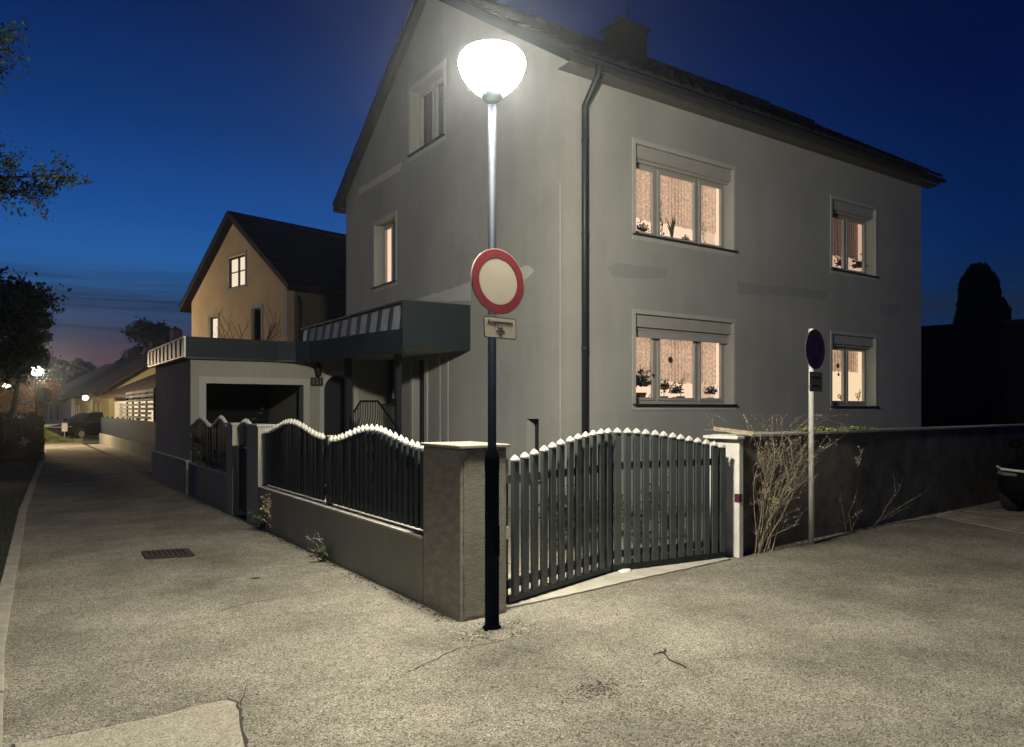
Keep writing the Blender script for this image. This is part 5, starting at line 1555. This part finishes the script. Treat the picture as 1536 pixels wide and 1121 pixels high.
# grass on the verge: nobody could count it
r = random.Random(15); lf = MB()
for i in range(24000):
    y = 2 + 16 * r.random() ** 1.3; x = KX(y) - .13 - 3.2 * r.random() ** 1.4 * (1 + y * .12)
    h_ = r.uniform(.02, .07); a = r.uniform(0, 2 * PI); dx, dy = math.cos(a) * .006, math.sin(a) * .006
    lx_, ly_ = r.gauss(0, .02), r.gauss(0, .02)
    lf.add([(x - dx, y - dy, .01), (x + dx, y + dy, .01), (x + lx_, y + ly_, .02 + h_)], [(0, 1, 2)])
struct(lf.build('grass', M['grass']), 'stuff', 'short dark grass on the verge left of the kerb', 'grass')

# ------------------------------------------------------------ cars
def car(loc, rz, label, group=None):
    """nose points to local -x; origin on the ground under the middle"""
    t = thing('parked_car', loc, label, 'car', group, rz)
    # side silhouette sections lofted across the width
    st_ = [(-2.15, .30, .62, .70), (-2.08, .24, .72, .80), (-1.6, .22, .84, .86), (-1.15, .22, .93, .88), (-.2, .22, .96, .90), (.9, .22, .97, .90), (1.6, .24, .98, .87), (2.0, .28, .95, .80), (2.12, .36, .88, .72)]
    vs, n = [], 12
    for x, zb, zt, hw in st_:
        sec = [(-hw * .92, zb), (-hw, zb + .14), (-hw, zb + .36), (-hw * .96, zt - .08), (-hw * .82, zt), (-hw * .3, zt + .02), (hw * .3, zt + .02), (hw * .82, zt), (hw * .96, zt - .08), (hw, zb + .36), (hw, zb + .14), (hw * .92, zb)]
        vs += [(x, y, z) for y, z in sec]
    fs = [(i * n + j, i * n + (j + 1) % n, (i + 1) * n + (j + 1) % n, (i + 1) * n + j) for i in range(len(st_) - 1) for j in range(n)]
    fs += [tuple(range(n)), tuple((len(st_) - 1) * n + j for j in range(n))]
    b = MB().add(vs, fs).build('body', M['car_paint'], t, local=True, smooth=True)
    sm_ = b.modifiers.new('sub', 'SUBSURF'); sm_.levels = 2; sm_.render_levels = 2
    cab = [(-1.05, .94, .94, .80), (-.35, .94, 1.40, .66), (.3, .94, 1.46, .65), (1.1, .94, 1.42, .64), (1.75, .94, 1.0, .74)]
    vs = []
    for x, zb, zt, hw in cab: vs += [(x, -.84, zb), (x, -hw, zt), (x, -hw * .5, zt + .03), (x, hw * .5, zt + .03), (x, hw, zt), (x, .84, zb)]
    fs = [(i * 6 + j, i * 6 + j + 1, (i + 1) * 6 + j + 1, (i + 1) * 6 + j) for i in range(4) for j in range(5)]
    MB().add(vs, fs).build('cabin_glass', M['car_glass'], t, local=True, smooth=True)
    vs = []
    for x, zt, hw in ((-.36, 1.425, .60), (.3, 1.492, .62), (1.1, 1.452, .61)): vs += [(x, -hw, zt - .02), (x, 0, zt + .015), (x, hw, zt - .02)]
    MB().add(vs, [(0, 1, 4, 3), (1, 2, 5, 4), (3, 4, 7, 6), (4, 5, 8, 7)]).build('roof', M['car_paint'], t, local=True, smooth=True)
    for x in (-1.32, 1.32):
        for y in (-.80, .80):
            w = MB().lathe([(.20, -.10), (.31, -.10), (.33, -.06), (.33, .06), (.31, .10), (.20, .10)], (0, 0, 0), 28)
            w.xf(Matrix.Translation((x, y, .33)) @ Matrix.Rotation(PI / 2, 4, 'X')); wh = w.build('wheel', M['tyre'], t, local=True)
            r_ = MB().lathe([(.03, -.105), (.17, -.106), (.17, .106), (.03, .105)], (0, 0, 0), 20); r_.xf(Matrix.Translation((x, y, .33)) @ Matrix.Rotation(PI / 2, 4, 'X')); r_.build('rim', M['galv'], wh, local=True)
    for y in (-1, 1):
        MB().add([(-2.15, y * .68, .625), (-2.175, y * .50, .625), (-2.175, y * .50, .665), (-2.14, y * .68, .675), (-2.00, y * .80, .685), (-2.02, y * .80, .64)], [(0, 1, 2, 3), (0, 3, 4, 5)]).build('headlight', M['head_glass'], t, local=True)
    MB().tube([(-1.86, -.85, .735), (-2.10, -.72, .715), (-2.185, -.40, .70), (-2.19, 0, .70), (-2.185, .40, .70), (-2.10, .72, .715), (-1.86, .85, .735)], .020, 6).build('chrome_strip', M['chrome'], t, local=True)
    MB().add([(-2.18, -.38, .42), (-2.18, .38, .42), (-2.18, .38, .64), (-2.18, -.38, .64)], [(0, 1, 2, 3)]).build('grille', M['dark_void'], t, local=True)
    for y in (-1, 1): MB().lathe([(.02, 0), (.10, .02), (.10, .10), (.05, .13)], (-.75, y * .95, .98), 8).build('mirror', M['car_paint'], t, local=True)
    return t
pc_ = W(1504, 700, 11.15)
fr = Vector((pc_.x, pc_.y, 0))
cdir = Wd; cside = Vector((Wd.y, -Wd.x, 0))  # towards the street
ctr = fr + cdir * 2.05 + cside * .72
car(ctr, math.atan2(cdir.y, cdir.x), 'black parked car whose nose with a chrome strip enters at the right edge')
# small dark car far away in front of the yellow bungalow
p = flat(137, 640, 40.5)
car(p, math.radians(35), 'small dark car parked before the yellow houses at the end of the lane')

# ------------------------------------------------------------ thin haze added to imitate lens bloom round the lamps
HZ = 0.0009
mb = MB(); mb.box(-260, 260, -60, 330, -1.5, 40)
hm = bpy.data.materials.new('bloom_haze'); hm.use_nodes = True; t_ = hm.node_tree; t_.nodes.clear()
o_ = N(t_, 'ShaderNodeOutputMaterial'); v_ = N(t_, 'ShaderNodeVolumePrincipled')
setin(v_, Density=HZ, Anisotropy=.90); v_.inputs['Color'].default_value = (.80, .90, 1, 1)
t_.links.new(v_.outputs[0], o_.inputs['Volume'])
hz = mb.build('haze', hm); struct(hz, 'stuff', 'thin haze added to give the lamps their bloom', 'haze')
sc.cycles.volume_bounces = 0
